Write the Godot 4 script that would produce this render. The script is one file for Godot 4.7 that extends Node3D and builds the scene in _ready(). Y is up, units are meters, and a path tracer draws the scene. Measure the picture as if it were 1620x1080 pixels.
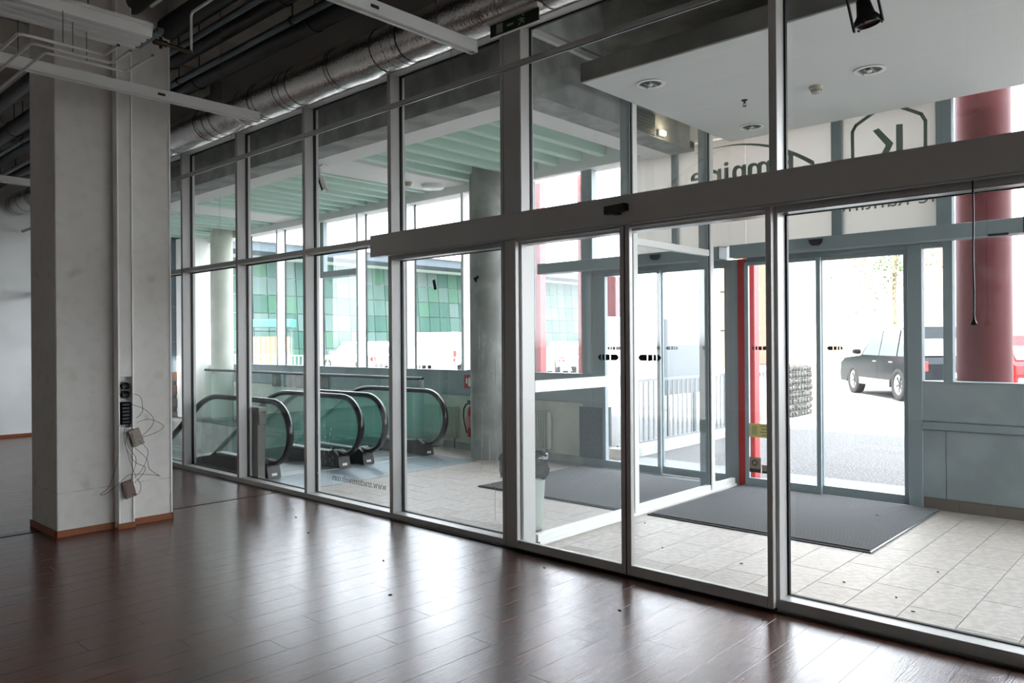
extends Node3D
# An empty shop behind a glazed shopfront: laminate floor, white pillar, ducts; beyond the glass an
# entrance passage with escalators, glazed outer wall, automatic doors and a bright overcast street.

var mats := {}
var used := {}
var rng := RandomNumberGenerator.new()

# ------------------------------------------------------------------ mesh builder
class MB:
	var v := PackedVector3Array()
	var n := PackedVector3Array()
	var uv := PackedVector2Array()
	var ix := PackedInt32Array()
	func vert(p: Vector3, nn: Vector3, t: Vector2) -> int:
		v.append(p); n.append(nn); uv.append(t)
		return v.size() - 1
	func flat_uv(p: Vector3, nn: Vector3) -> Vector2:
		var a := nn.abs()
		if a.y >= a.x and a.y >= a.z: return Vector2(p.x, p.z)
		if a.x >= a.z: return Vector2(p.z, p.y)
		return Vector2(p.x, p.y)
	func face(ps: Array, center: Vector3) -> void:
		var nn: Vector3 = (ps[2] - ps[0]).cross(ps[1] - ps[0])
		if nn.length_squared() < 1e-14:
			if ps.size() > 3: nn = (ps[3] - ps[0]).cross(ps[2] - ps[0])
			if nn.length_squared() < 1e-14: return
		nn = nn.normalized()
		var mid := Vector3.ZERO
		for p in ps: mid += p
		mid /= ps.size()
		var q := ps.duplicate()
		if nn.dot(mid - center) < 0.0:
			nn = -nn
			q.reverse()
		var b := v.size()
		for p in q: vert(p, nn, flat_uv(p, nn))
		for i in range(1, q.size() - 1): ix.append_array([b, b + i, b + i + 1])
	func hexa(c: Array) -> void:   # 8 corners: bottom 4 round, top 4 round
		var m := Vector3.ZERO
		for p in c: m += p
		m /= 8.0
		face([c[0], c[1], c[2], c[3]], m); face([c[4], c[5], c[6], c[7]], m)
		for i in 4:
			var j := (i + 1) % 4
			face([c[i], c[j], c[j + 4], c[i + 4]], m)
	func box(a: Vector3, b: Vector3) -> void:
		hexa([Vector3(a.x, a.y, a.z), Vector3(b.x, a.y, a.z), Vector3(b.x, a.y, b.z), Vector3(a.x, a.y, b.z), Vector3(a.x, b.y, a.z), Vector3(b.x, b.y, a.z), Vector3(b.x, b.y, b.z), Vector3(a.x, b.y, b.z)])
	func obox(t: Transform3D, h: Vector3) -> void:
		var c := []
		for y in [-1, 1]:
			for s in [[-1, -1], [1, -1], [1, 1], [-1, 1]]: c.append(t * Vector3(s[0] * h.x, y * h.y, s[1] * h.z))
		hexa(c)
	func cbox(a: Vector3, b: Vector3, c: float) -> void:
		var m := (a + b) / 2.0
		var h := (b - a).abs() / 2.0
		c = minf(c, minf(h.x, minf(h.y, h.z)) * 0.45)
		var pt := func(s: Vector3, k: int) -> Vector3:
			var r := Vector3(h.x - c, h.y - c, h.z - c)
			r[k] = h[k]
			return m + s * r
		for k in 3:
			var k1 := (k + 1) % 3
			var k2 := (k + 2) % 3
			for s in [-1.0, 1.0]:
				var q := []
				for w in [[-1, -1], [1, -1], [1, 1], [-1, 1]]:
					var d := Vector3.ONE
					d[k] = s; d[k1] = w[0]; d[k2] = w[1]
					q.append(pt.call(d, k))
				face(q, m)
				for s2 in [-1.0, 1.0]:
					var d0 := Vector3.ONE
					d0[k] = s; d0[k1] = s2; d0[k2] = -1
					var d1 := d0
					d1[k2] = 1
					face([pt.call(d0, k), pt.call(d1, k), pt.call(d1, k1), pt.call(d0, k1)], m)
		for sx in [-1, 1]:
			for sy in [-1, 1]:
				for sz in [-1, 1]:
					var d := Vector3(sx, sy, sz)
					face([pt.call(d, 0), pt.call(d, 1), pt.call(d, 2)], m)
	func tube(path: Array, r: float, seg := 8, caps := true, flat := 1.0) -> void:   # flat < 1 squashes the section along its own up
		var up := Vector3.UP
		var t0: Vector3 = (path[1] - path[0]).normalized()
		if absf(t0.dot(up)) > 0.95: up = Vector3.RIGHT
		var base := v.size()
		var side := t0.cross(up).normalized()
		for i in path.size():
			var t: Vector3
			if i == 0: t = t0
			elif i == path.size() - 1: t = (path[i] - path[i - 1]).normalized()
			else: t = ((path[i + 1] - path[i]).normalized() + (path[i] - path[i - 1]).normalized()).normalized()
			side = (side - t * side.dot(t)).normalized()
			var u := side.cross(t)
			for k in seg + 1:
				var a := TAU * k / seg
				var d := side * cos(a) + u * sin(a) * flat
				vert(path[i] + d * r, (side * cos(a) + u * sin(a) / maxf(flat, 0.05)).normalized(), Vector2(float(k) / seg, i * 0.3))
		for i in path.size() - 1:
			for k in seg:
				var a := base + i * (seg + 1) + k
				var b := a + seg + 1
				ix.append_array([a, a + 1, b, b, a + 1, b + 1])
		if caps:
			for e in [0, path.size() - 1]:
				var nn: Vector3 = -t0 if e == 0 else (path[-1] - path[-2]).normalized()
				var cc := vert(path[e], nn, Vector2.ZERO)
				var s := v.size()
				for k in seg + 1: vert(v[base + e * (seg + 1) + k], nn, Vector2.ZERO)
				for k in seg: ix.append_array([cc, s + k, s + k + 1] if e == 0 else [cc, s + k + 1, s + k])
	func cyl(p0: Vector3, p1: Vector3, r: float, seg := 12) -> void:
		tube([p0, p1], r, seg)
	func lathe(prof: Array, t: Transform3D, seg := 20) -> void:   # prof of Vector2(radius, along y)
		var base := v.size()
		for i in prof.size():
			var p: Vector2 = prof[i]
			var d: Vector2 = prof[mini(i + 1, prof.size() - 1)] - prof[maxi(i - 1, 0)]
			var nn2 := Vector2(d.y, -d.x).normalized()
			for k in seg + 1:
				var a := TAU * k / seg
				vert(t * Vector3(p.x * cos(a), p.y, p.x * sin(a)), (t.basis * Vector3(nn2.x * cos(a), nn2.y, nn2.x * sin(a))).normalized(), Vector2(float(k) / seg, p.y))
		for i in prof.size() - 1:
			for k in seg:
				var a := base + i * (seg + 1) + k
				var b := a + seg + 1
				ix.append_array([a, a + 1, b, b, a + 1, b + 1])
	func prism(poly: PackedVector2Array, t: Transform3D, d0: float, d1: float) -> void:   # polygon in t's xy, from d0 to d1 along its z
		var tri := Geometry2D.triangulate_polygon(poly)
		for e in 2:
			var d := d0 if e == 0 else d1
			var nn := (t.basis * Vector3(0, 0, signf(d - (d1 if e == 0 else d0)))).normalized()
			var b := v.size()
			for p in poly: vert(t * Vector3(p.x, p.y, d), nn, p)
			for i in range(0, tri.size(), 3):
				var q := [b + tri[i], b + tri[i + 1], b + tri[i + 2]]
				if (v[q[2]] - v[q[0]]).cross(v[q[1]] - v[q[0]]).dot(nn) < 0.0: q.reverse()
				ix.append_array(q)
		var cw := Geometry2D.is_polygon_clockwise(poly)
		for i in poly.size():
			var a: Vector2 = poly[i]
			var c: Vector2 = poly[(i + 1) % poly.size()]
			var o := Vector2(c.y - a.y, a.x - c.x) * (-1.0 if cw else 1.0)
			var mid := (t * Vector3(a.x, a.y, d0) + t * Vector3(c.x, c.y, d1)) / 2.0
			face([t * Vector3(a.x, a.y, d0), t * Vector3(c.x, c.y, d0), t * Vector3(c.x, c.y, d1), t * Vector3(a.x, a.y, d1)], mid - t.basis * Vector3(o.x, o.y, 0))
	func mesh(color := Color(0, 0, 0, 0)) -> ArrayMesh:
		var a := []
		a.resize(Mesh.ARRAY_MAX)
		a[Mesh.ARRAY_VERTEX] = v; a[Mesh.ARRAY_NORMAL] = n; a[Mesh.ARRAY_TEX_UV] = uv; a[Mesh.ARRAY_INDEX] = ix
		if color.a > 0.0:
			var cc := PackedColorArray()
			cc.resize(v.size()); cc.fill(color)
			a[Mesh.ARRAY_COLOR] = cc
		var m := ArrayMesh.new()
		m.add_surface_from_arrays(Mesh.PRIMITIVE_TRIANGLES, a)
		return m

# ------------------------------------------------------------------ nodes
func numbered(called: String) -> String:
	var k: int = used.get(called, -1) + 1
	used[called] = k
	return called if k == 0 else "%s_%03d" % [called, k]

func tag(o: Node, label: String, category: String, group := "", kind := "") -> Node:
	o.set_meta("label", label); o.set_meta("category", category)
	if group: o.set_meta("group", group)
	if kind: o.set_meta("kind", kind)
	return o

func thing(called: String, label: String, category: String, at := Vector3.ZERO, turn := 0.0, group := "", kind := "") -> Node3D:
	var o := Node3D.new()
	o.name = numbered(called)
	add_child(o)
	o.position = at; o.rotation.y = turn
	tag(o, label, category, group, kind)
	return o

func put(called: String, mesh: Mesh, m: Material, parent: Node = self) -> MeshInstance3D:
	var o := MeshInstance3D.new()
	o.mesh = mesh
	o.material_override = m
	o.name = numbered(called) if parent == self else called
	parent.add_child(o, true)
	return o

func pbox(called: String, a: Vector3, b: Vector3, m: Material, parent: Node = self, bevel := 0.0) -> MeshInstance3D:
	var s := MB.new()
	var lo := Vector3(minf(a.x, b.x), minf(a.y, b.y), minf(a.z, b.z))
	var hi := Vector3(maxf(a.x, b.x), maxf(a.y, b.y), maxf(a.z, b.z))
	if called in ["pane", "leaf_glass", "glass_panel"]:
		var c := (lo + hi) / 2.0
		var d := hi - lo
		if d.x < d.z: s.face([Vector3(c.x, lo.y, lo.z), Vector3(c.x, lo.y, hi.z), Vector3(c.x, hi.y, hi.z), Vector3(c.x, hi.y, lo.z)], c + Vector3.LEFT)
		else: s.face([Vector3(lo.x, lo.y, c.z), Vector3(hi.x, lo.y, c.z), Vector3(hi.x, hi.y, c.z), Vector3(lo.x, hi.y, c.z)], c + Vector3.FORWARD)
	elif bevel > 0.0: s.cbox(lo, hi, bevel)
	else: s.box(lo, hi)
	return put(called, s.mesh(), m, parent)

func ptube(called: String, path: Array, r: float, m: Material, parent: Node = self, seg := 10, flat := 1.0) -> MeshInstance3D:
	var s := MB.new()
	s.tube(path, r, seg, true, flat)
	return put(called, s.mesh(), m, parent)

func copy(o: Node3D, label := "") -> Node3D:
	var c := o.duplicate()
	c.name = numbered(String(o.name).rstrip("0123456789").trim_suffix("_"))
	add_child(c)
	if label: c.set_meta("label", label)
	return c

# ------------------------------------------------------------------ materials
func mt(key: String, c: Color, rough := 0.6, metal := 0.0, spec := 0.5) -> StandardMaterial3D:
	if mats.has(key): return mats[key]
	var m := StandardMaterial3D.new()
	m.resource_name = key
	m.albedo_color = c
	m.roughness = rough
	m.metallic = metal
	m.metallic_specular = spec
	mats[key] = m
	return m

func glass(key: String, c: Color, alpha := 0.03) -> StandardMaterial3D:
	if mats.has(key): return mats[key]
	var m := mt(key, Color(c.r, c.g, c.b, alpha), 0.02)
	m.transparency = BaseMaterial3D.TRANSPARENCY_ALPHA
	return m

func noise_tex(freq: float, lo: Color, hi: Color, seed_: int, size := 512, octaves := 4, p0 := 0.3, p1 := 0.7, normal := false) -> NoiseTexture2D:
	var f := FastNoiseLite.new()
	f.seed = seed_; f.frequency = freq; f.fractal_octaves = octaves
	f.noise_type = FastNoiseLite.TYPE_SIMPLEX_SMOOTH
	var t := NoiseTexture2D.new()
	t.width = size; t.height = size; t.seamless = true; t.noise = f
	if normal:
		t.as_normal_map = true
		t.bump_strength = 4.0
	else:
		var g := Gradient.new()
		g.offsets = PackedFloat32Array([p0, p1]); g.colors = PackedColorArray([lo, hi])
		t.color_ramp = g
	return t

func tex_mat(key: String, tex: Texture2D, scale: float, rough := 0.6, metal := 0.0) -> StandardMaterial3D:   # triplanar, scale in repeats per metre
	var m := mt(key, Color.WHITE, rough, metal)
	m.albedo_texture = tex
	m.uv1_triplanar = true; m.uv1_world_triplanar = true
	m.uv1_scale = Vector3.ONE * scale
	return m

func wood_image() -> Image:
	var im := Image.create(512, 1024, false, Image.FORMAT_RGB8)
	var f := FastNoiseLite.new()
	f.seed = 5; f.frequency = 0.02; f.fractal_octaves = 4
	var g := FastNoiseLite.new()
	g.seed = 9; g.frequency = 0.012; g.fractal_octaves = 3
	for y in 1024:
		for x in 512:
			var grain := f.get_noise_2d(x * 1.4, y * 0.10) * 0.5 + 0.5
			var patch := g.get_noise_2d(x * 0.7, y * 0.18) * 0.5 + 0.5
			var pore := f.get_noise_2d(x * 9.0, y * 0.55 + 700.0)
			var k := smoothstep(0.0, 1.0, clampf((grain - 0.5) * 0.7 + (patch - 0.5) * 1.2 + 0.42, 0.0, 1.0))
			var c := Color(0.23, 0.115, 0.088).lerp(Color(0.45, 0.265, 0.20), k)
			if pore > 0.2: c = c.darkened(minf(0.5, (pore - 0.2) * 2.0))
			im.set_pixel(x, y, c)
	im.generate_mipmaps()
	return im

func grain_height() -> Image:   # fine pressed grain of the laminate
	var im := Image.create(512, 1024, false, Image.FORMAT_RGBA8)
	var f := FastNoiseLite.new()
	f.seed = 5; f.frequency = 0.02; f.fractal_octaves = 4
	for y in 1024:
		for x in 512:
			var h := 0.6 + 0.2 * f.get_noise_2d(x * 3.0, y * 0.25) + 0.35 * f.get_noise_2d(x * 9.0, y * 0.8 + 700.0)
			im.set_pixel(x, y, Color(h, h, h))
	return im

func pillar_image() -> Image:   # paint of the pillar face, 0.95 m wide by 4.9 m high, with grimy patches where the photo shows them
	var im := Image.create(200, 1000, false, Image.FORMAT_RGB8)
	var f := FastNoiseLite.new()
	f.seed = 17; f.frequency = 0.03; f.fractal_octaves = 4
	var spots := [[2.139, 2.207, 0.05, 0.5], [1.502, 2.20, 0.055, 0.35], [2.05, 0.40, 0.06, 0.3], [1.555, 0.947, 0.035, 0.6], [1.45, 1.35, 0.05, 0.25], [2.15, 1.32, 0.045, 0.25], [1.42, 0.85, 0.06, 0.2], [2.0, 1.2, 0.02, 0.4]]
	for y in 1000:
		for x in 200:
			var z := 1.336 + 0.949 * x / 200.0
			var h := 4.9 * (1.0 - y / 1000.0)
			var nz := f.get_noise_2d(x, y)
			var c := Color(0.82, 0.805, 0.78).lightened(nz * 0.06) if nz > 0 else Color(0.82, 0.805, 0.78).darkened(-nz * 0.05)
			for q in spots:
				var d: float = Vector2(z - q[0], h - q[1]).length() / q[2] + nz * 0.9
				if d < 1.0: c = c.lerp(Color(0.62, 0.575, 0.48), (1.0 - d) * q[3] * 0.8)
			if absf(h - 0.37 - 0.04 * (2.285 - z) * 0.4 + nz * 0.01) < 0.004 and nz > -0.1: c = c.darkened(0.12)
			im.set_pixel(x, y, c)
	im.generate_mipmaps()
	return im

func make_materials() -> void:
	mt("aluminium", Color(0.73, 0.725, 0.71), 0.42, 0.15)
	mt("gasket", Color(0.03, 0.03, 0.032), 0.6)
	glass("pane", Color(0.75, 0.85, 0.82), 0.025)
	glass("pane_dusty", Color(0.80, 0.84, 0.84), 0.07)
	glass("green_glass", Color(0.34, 0.66, 0.60), 0.22)
	mt("frame_grey", Color(0.54, 0.59, 0.60), 0.45)
	mt("frame_white", Color(0.93, 0.94, 0.94), 0.4)
	mt("white_paint", Color(0.93, 0.93, 0.915), 0.75)
	mt("steel_white", Color(0.86, 0.86, 0.845), 0.45)
	mt("rubber", Color(0.02, 0.02, 0.022), 0.22)
	mt("black_plastic", Color(0.03, 0.03, 0.03), 0.4)
	mt("black_pipe", Color(0.09, 0.09, 0.09), 0.45)
	mt("zinc", Color(0.36, 0.40, 0.41), 0.4, 0.6)
	mt("steel", Color(0.62, 0.64, 0.64), 0.32, 0.85)
	mt("dark_steel", Color(0.16, 0.17, 0.17), 0.4, 0.4)
	mt("red_paint", Color(0.68, 0.06, 0.07), 0.4)
	mt("red_panel", Color(0.325, 0.028, 0.055), 0.5, 0.0, 0.3)
	mt("baseboard", Color(0.52, 0.27, 0.11), 0.45)
	mt("plastic_grey", Color(0.62, 0.60, 0.57), 0.5)
	tex_mat("plaster", noise_tex(0.006, Color(0.84, 0.825, 0.80), Color(0.89, 0.88, 0.86), 3), 0.45, 0.8)
	var pil := mt("pillar_paint", Color.WHITE, 0.8)
	pil.albedo_texture = ImageTexture.create_from_image(pillar_image())
	tex_mat("wall_plaster", noise_tex(0.005, Color(0.89, 0.89, 0.885), Color(0.92, 0.92, 0.915), 4), 0.3, 0.85)
	tex_mat("concrete", noise_tex(0.008, Color(0.42, 0.415, 0.40), Color(0.52, 0.51, 0.49), 6), 0.35, 0.9)
	tex_mat("concrete_dark", noise_tex(0.008, Color(0.76, 0.735, 0.70), Color(0.83, 0.805, 0.77), 7), 0.3, 0.9)
	tex_mat("concrete_light", noise_tex(0.009, Color(0.56, 0.57, 0.55), Color(0.66, 0.67, 0.65), 8), 0.5, 0.9)
	tex_mat("grey_wall", noise_tex(0.006, Color(0.54, 0.58, 0.585), Color(0.59, 0.63, 0.635), 11), 0.5, 0.6)
	tex_mat("cream_wall", noise_tex(0.006, Color(0.74, 0.76, 0.71), Color(0.80, 0.81, 0.76), 12), 0.5, 0.7)
	var w := mt("plank", Color.WHITE, 0.30)
	w.albedo_texture = ImageTexture.create_from_image(wood_image())
	w.vertex_color_use_as_albedo = true
	var wn := grain_height()
	wn.bump_map_to_normal_map(1.6)
	w.normal_enabled = true
	w.normal_texture = ImageTexture.create_from_image(wn)
	w.normal_scale = 0.3
	w.roughness_texture = noise_tex(0.004, Color(0.95, 0.95, 0.95), Color(1, 1, 1), 21)
	w.roughness = 0.27
	w.metallic_specular = 0.71
	var t := mt("tile", Color.WHITE, 0.36)
	t.albedo_texture = noise_tex(0.012, Color(0.645, 0.615, 0.575), Color(0.71, 0.68, 0.64), 31)
	t.uv1_scale = Vector3(2.2, 2.2, 2.2)
	t.vertex_color_use_as_albedo = true
	t.normal_enabled = true
	t.normal_texture = noise_tex(0.12, Color.BLACK, Color.WHITE, 33, 512, 2, 0, 1, true)
	t.normal_scale = 0.8
	mt("grout", Color(0.36, 0.34, 0.32), 0.9)
	var foil := mt("foil", Color(0.80, 0.79, 0.78), 0.24, 1.0)
	foil.normal_enabled = true
	foil.normal_texture = noise_tex(0.02, Color.BLACK, Color.WHITE, 41, 512, 4, 0, 1, true)
	foil.normal_scale = 0.9
	foil.uv1_triplanar = true
	foil.uv1_scale = Vector3.ONE * 2.5
	tex_mat("asphalt", noise_tex(0.09, Color(0.20, 0.20, 0.20), Color(0.39, 0.385, 0.38), 51, 512, 3), 0.6, 0.9)
	tex_mat("road", noise_tex(0.06, Color(0.36, 0.36, 0.36), Color(0.44, 0.44, 0.44), 52, 512, 3), 0.3, 0.9)
	tex_mat("gravel_stone", noise_tex(0.03, Color(0.10, 0.095, 0.09), Color(0.40, 0.38, 0.36), 53), 1.6, 0.9)

# ------------------------------------------------------------------ scene
const YAW := 42.7
func _ready() -> void:
	rng.seed = 20240
	var cam := Camera3D.new()
	cam.name = "camera"
	cam.position = Vector3(0, 1.6, 4.42)
	cam.rotation = Vector3(0.00082, deg_to_rad(YAW), deg_to_rad(-0.4))
	cam.fov = rad_to_deg(2.0 * atan(540.0 / 1220.0))
	cam.near = 0.05; cam.far = 400.0
	add_child(cam)
	cam.current = true
	var sm := ProceduralSkyMaterial.new()
	sm.sky_top_color = Color(0.93, 0.965, 1.0)
	sm.sky_horizon_color = Color(0.95, 0.975, 1.0)
	sm.ground_bottom_color = Color(0.4, 0.4, 0.4)
	sm.ground_horizon_color = Color(0.6, 0.6, 0.6)
	sm.sky_energy_multiplier = 1.0
	sm.sun_angle_max = 1.0
	var sky := Sky.new()
	sky.sky_material = sm
	var env := Environment.new()
	env.background_mode = Environment.BG_SKY
	env.sky = sky
	env.background_energy_multiplier = 4.2
	env.tonemap_mode = Environment.TONE_MAPPER_LINEAR
	env.tonemap_exposure = 2.7
	env.sdfgi_enabled = true; env.ssao_enabled = true; env.ssil_enabled = true
	var we := WorldEnvironment.new()
	we.name = "world_environment"
	we.environment = env
	add_child(we)
	# hazy sun from behind the shop: it clears the roof edge and falls on the street beyond the forecourt
	var sun := DirectionalLight3D.new()
	sun.name = "sun"
	sun.light_color = Color(1.0, 0.97, 0.92)
	sun.light_energy = 5.0
	sun.light_angular_distance = 2.0
	sun.shadow_enabled = true
	sun.rotation_degrees = Vector3(-43, 14, 0)
	add_child(sun)
	make_materials()
	room()
	shopfront()
	sliding_door()
	passage_shell()
	partition()
	outer_wall()
	outer_doors()
	outside_ground()
	pillar()
	ceiling_services()
	escalators()
	passage_things()
	street()

# ------------------------------------------------------------------ the shop
func room() -> void:
	var fl := thing("floor", "dark red brown laminate plank floor of the empty shop", "floor", Vector3.ZERO, 0, "", "structure")
	pbox("screed", Vector3(-15.6, -0.3, -0.16), Vector3(6, -0.008, 12), mats["grout"], fl)
	# plank variants: shared meshes with their own tone and stretch of grain
	var W := 0.19
	var L := 1.29
	var variants := []
	for k in 14:
		var s := MB.new()
		s.cbox(Vector3(-W / 2 + 0.0005, -0.008, -L / 2 + 0.0005), Vector3(W / 2 - 0.0005, 0, L / 2 - 0.0005), 0.0009)
		var off := Vector2(rng.randf(), rng.randf())
		for i in s.uv.size(): s.uv[i] = Vector2(s.v[i].x / 0.8 + off.x, s.v[i].z / 2.6 + off.y)
		var b := rng.randf_range(0.62, 1.2)
		variants.append(s.mesh(Color(b, b * rng.randf_range(0.9, 1.02), b * rng.randf_range(0.88, 1.02))))
	var count := 0
	var far := MB.new()
	var col := 0
	var x := 0.285
	while x > -15.5:
		var z := 3.9 - fmod(col * 0.47 + rng.randf() * 0.25, L)
		while z > -L * 0.5 + 0.05:
			var lo := maxf(z - L / 2, 0.004)
			if absf(x + 7.5) > 0.1:
				if count < 290:
					var o := put("plank", variants[rng.randi() % variants.size()], mats["plank"], fl)
					var len := z + L / 2 - lo
					o.position = Vector3(x, 0, (z + L / 2 + lo) / 2)
					if len < L - 0.001: o.scale.z = len / L
					count += 1
				else:
					far.box(Vector3(x - W / 2 + 0.0006, -0.008, lo), Vector3(x + W / 2 - 0.0006, 0, z + L / 2 - 0.001))
			z -= L
		x -= W
		col += 1
	for i in far.uv.size(): far.uv[i] = Vector2(far.v[i].x / 0.8, far.v[i].z / 2.6)
	if far.v.size() > 0:
		var fo := put("plank_field", far.mesh(Color(0.95, 0.92, 0.92)), mats["plank"], fl)
		fo.set_meta("kind", "stuff")
	# the rest of the floor behind the camera
	var back := MB.new()
	back.box(Vector3(-15.6, -0.008, 4.55), Vector3(6, -0.001, 12)); back.box(Vector3(0.39, -0.008, 0), Vector3(6, -0.001, 4.55))
	for i in back.uv.size(): back.uv[i] = Vector2(back.v[i].x / 0.8, back.v[i].z / 2.6)
	var bo := put("plank_field", back.mesh(Color(0.95, 0.92, 0.92)), mats["plank"], fl)
	bo.set_meta("kind", "stuff")
	# expansion strip between the two floor fields
	pbox("joint_strip", Vector3(-7.605, -0.008, 0.004), Vector3(-7.515, -0.001, 4.55), mats["plank"], fl)
	pbox("joint_strip", Vector3(-7.515, -0.008, 0.004), Vector3(-7.5, 0.003, 4.55), mats["gasket"], fl)
	pbox("joint_strip", Vector3(-7.5, -0.008, 0.004), Vector3(-7.395, -0.001, 4.55), mats["plank"], fl)
	for m in ["plank"]: pass
	var wl := thing("wall_left", "white plastered end wall of the shop behind the pillar", "wall", Vector3.ZERO, 0, "", "structure")
	pbox("plaster", Vector3(-15.9, -0.3, 0.05), Vector3(-15.55, 5.1, 12), mats["wall_plaster"], wl)
	var bl := thing("baseboard_left", "thin orange brown wooden skirting along the white end wall", "baseboard", Vector3.ZERO, 0, "", "structure")
	pbox("board", Vector3(-15.55, 0, 0.05), Vector3(-15.535, 0.055, 12), mats["baseboard"], bl, 0.003)
	var wb := thing("wall_back", "grey back wall of the shop", "wall", Vector3.ZERO, 0, "", "structure")
	pbox("plaster", Vector3(-15.9, -0.3, 12), Vector3(6.3, 5.1, 12.3), mats["wall_plaster"], wb)
	var wr := thing("wall_right", "grey side wall at the far end of the shop", "wall", Vector3.ZERO, 0, "", "structure")
	pbox("plaster", Vector3(6, -0.3, -0.1), Vector3(6.3, 5.1, 12), mats["wall_plaster"], wr)
	var ce := thing("ceiling", "bare dark concrete slab above the shop", "ceiling", Vector3.ZERO, 0, "", "structure")
	pbox("slab", Vector3(-15.9, 4.9, -0.16), Vector3(6.3, 5.2, 12.3), mats["concrete_dark"], ce)
	for k in 5:
		pbox("beam", Vector3(-13.5 + k * 4.2, 4.62, 0.02), Vector3(-13.2 + k * 4.2, 4.9, 12), mats["concrete_dark"], ce, 0.01)

func pane_with_gasket(parent: Node, x0: float, x1: float, y0: float, y1: float, z: float, m: Material) -> void:
	var p := pbox("pane", Vector3(x0, y0, z - 0.004), Vector3(x1, y1, z + 0.004), m, parent)
	var s := MB.new()
	var g := 0.012
	var d := 0.012
	s.box(Vector3(x0, y0, z - d), Vector3(x0 + g, y1, z + d)); s.box(Vector3(x1 - g, y0, z - d), Vector3(x1, y1, z + d))
	s.box(Vector3(x0 + g, y0, z - d), Vector3(x1 - g, y0 + g * 0.6, z + d)); s.box(Vector3(x0 + g, y1 - g, z - d), Vector3(x1 - g, y1, z + d))
	put("gasket", s.mesh(), mats["gasket"], p)

const MX := [-15.556, -14.138, -12.72, -11.302, -9.884, -8.450, -7.031, -5.616]   # left faces of the slim mullions
func shopfront() -> void:
	var al: Material = mats["aluminium"]
	var w := thing("wall_front", "floor to ceiling aluminium and glass shopfront between shop and passage", "glazed wall", Vector3.ZERO, 0, "", "structure")
	var D := -0.106
	for x in MX:
		pbox("mullion", Vector3(x, 0.05, D), Vector3(x + 0.05, 4.05, 0), al, w, 0.002)
		pbox("mullion_cap", Vector3(x - 0.002, 0, -0.165), Vector3(x + 0.052, 4.2, -0.132), al, w, 0.002)
	# broad post beside the sliding door, built up of a cover and a post with a shadow groove
	pbox("door_post", Vector3(-4.193, 0, -0.145), Vector3(-4.162, 4.05, 0), mats["aluminium"], w, 0.002)
	pbox("door_post", Vector3(-4.157, 0, -0.145), Vector3(-3.979, 4.05, 0), mats["aluminium"], w, 0.002)
	pbox("groove", Vector3(-4.163, 0, -0.14), Vector3(-4.156, 4.05, -0.004), mats["gasket"], w)
	pbox("jamb_face", Vector3(-3.980, 0.0, -0.145), Vector3(-3.974, 4.05, -0.004), al, w)
	pbox("mullion", Vector3(-1.985, 0.0, -0.114), Vector3(-1.936, 4.05, 0), al, w, 0.002)
	for x in [0.1, 1.52, 2.94, 4.36, 5.78]:
		pbox("mullion", Vector3(x, 0.05, D), Vector3(x + 0.05, 4.05, 0), al, w, 0.002)
	pbox("sill", Vector3(-15.55, 0, D), Vector3(-4.193, 0.05, 0), al, w, 0.002)
	pbox("sill", Vector3(-1.936, 0, D), Vector3(6, 0.068, 0), al, w, 0.002)
	pbox("head", Vector3(-15.55, 4.05, -0.13), Vector3(6, 4.9, 0), mats["aluminium"], w, 0.002)
	var edges := []
	for x in MX: edges.append([x, x + 0.05])
	edges.append([-4.193, -3.979]); edges.append([-1.985, -1.936])
	for x in [0.1, 1.52, 2.94, 4.36, 5.78]: edges.append([x, x + 0.05])
	for i in edges.size() - 1:
		var a: float = edges[i][1]
		var b: float = edges[i + 1][0]
		var left: bool = b < -4.2 + 0.01
		var ty0 := 2.525 if left else 2.36
		var ty1 := 2.575 if left else 2.5
		if b < -5.6: pbox("transom", Vector3(a, ty0, D), Vector3(b, ty1, -0.001), al, w, 0.002)
		else:
			pbox("transom", Vector3(a, 2.36, D), Vector3(b, 2.56, -0.001), al, w, 0.002)
			pbox("transom_soffit", Vector3(a, 2.352, D), Vector3(b, 2.36, -0.004), mats["steel"], w)
		if b < -5.6: pane_with_gasket(w, a, b, ty1, 4.05, -0.118, mats["pane"])
		else: pane_with_gasket(w, a, b, 2.56, 4.05, -0.118, mats["pane"])
		if absf(a + 3.979) < 0.01: continue
		pane_with_gasket(w, a, b, 0.05 if left else 0.068, 2.525 if b < -5.6 else 2.36, -0.118, mats["pane_dusty"] if absf(b + 4.193) < 0.01 else mats["pane"])
	# lettering on the pane beside the escalators, read from the passage side
	text("glass_lettering", "www.trachtenwelt.com", true, 0.077, Vector3(-6.27, 0.232, -0.126), mt("lettering_grey", Color(0.16, 0.16, 0.16), 0.6), 1.03,
		"small grey web address lettering low on the shopfront glass", "lettering")
	# slim foot rails on the shop floor along the sill
	var t := thing("trim_1", "slim metal guide rail on the laminate along the shopfront sill", "trim", Vector3.ZERO, 0, "", "structure")
	pbox("rail", Vector3(-5.55, 0, 0.02), Vector3(-0.2, 0.006, 0.032), mats["steel"], t)
	pbox("rail", Vector3(-5.55, 0, 0.038), Vector3(-0.2, 0.010, 0.05), mats["black_plastic"], t)

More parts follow.
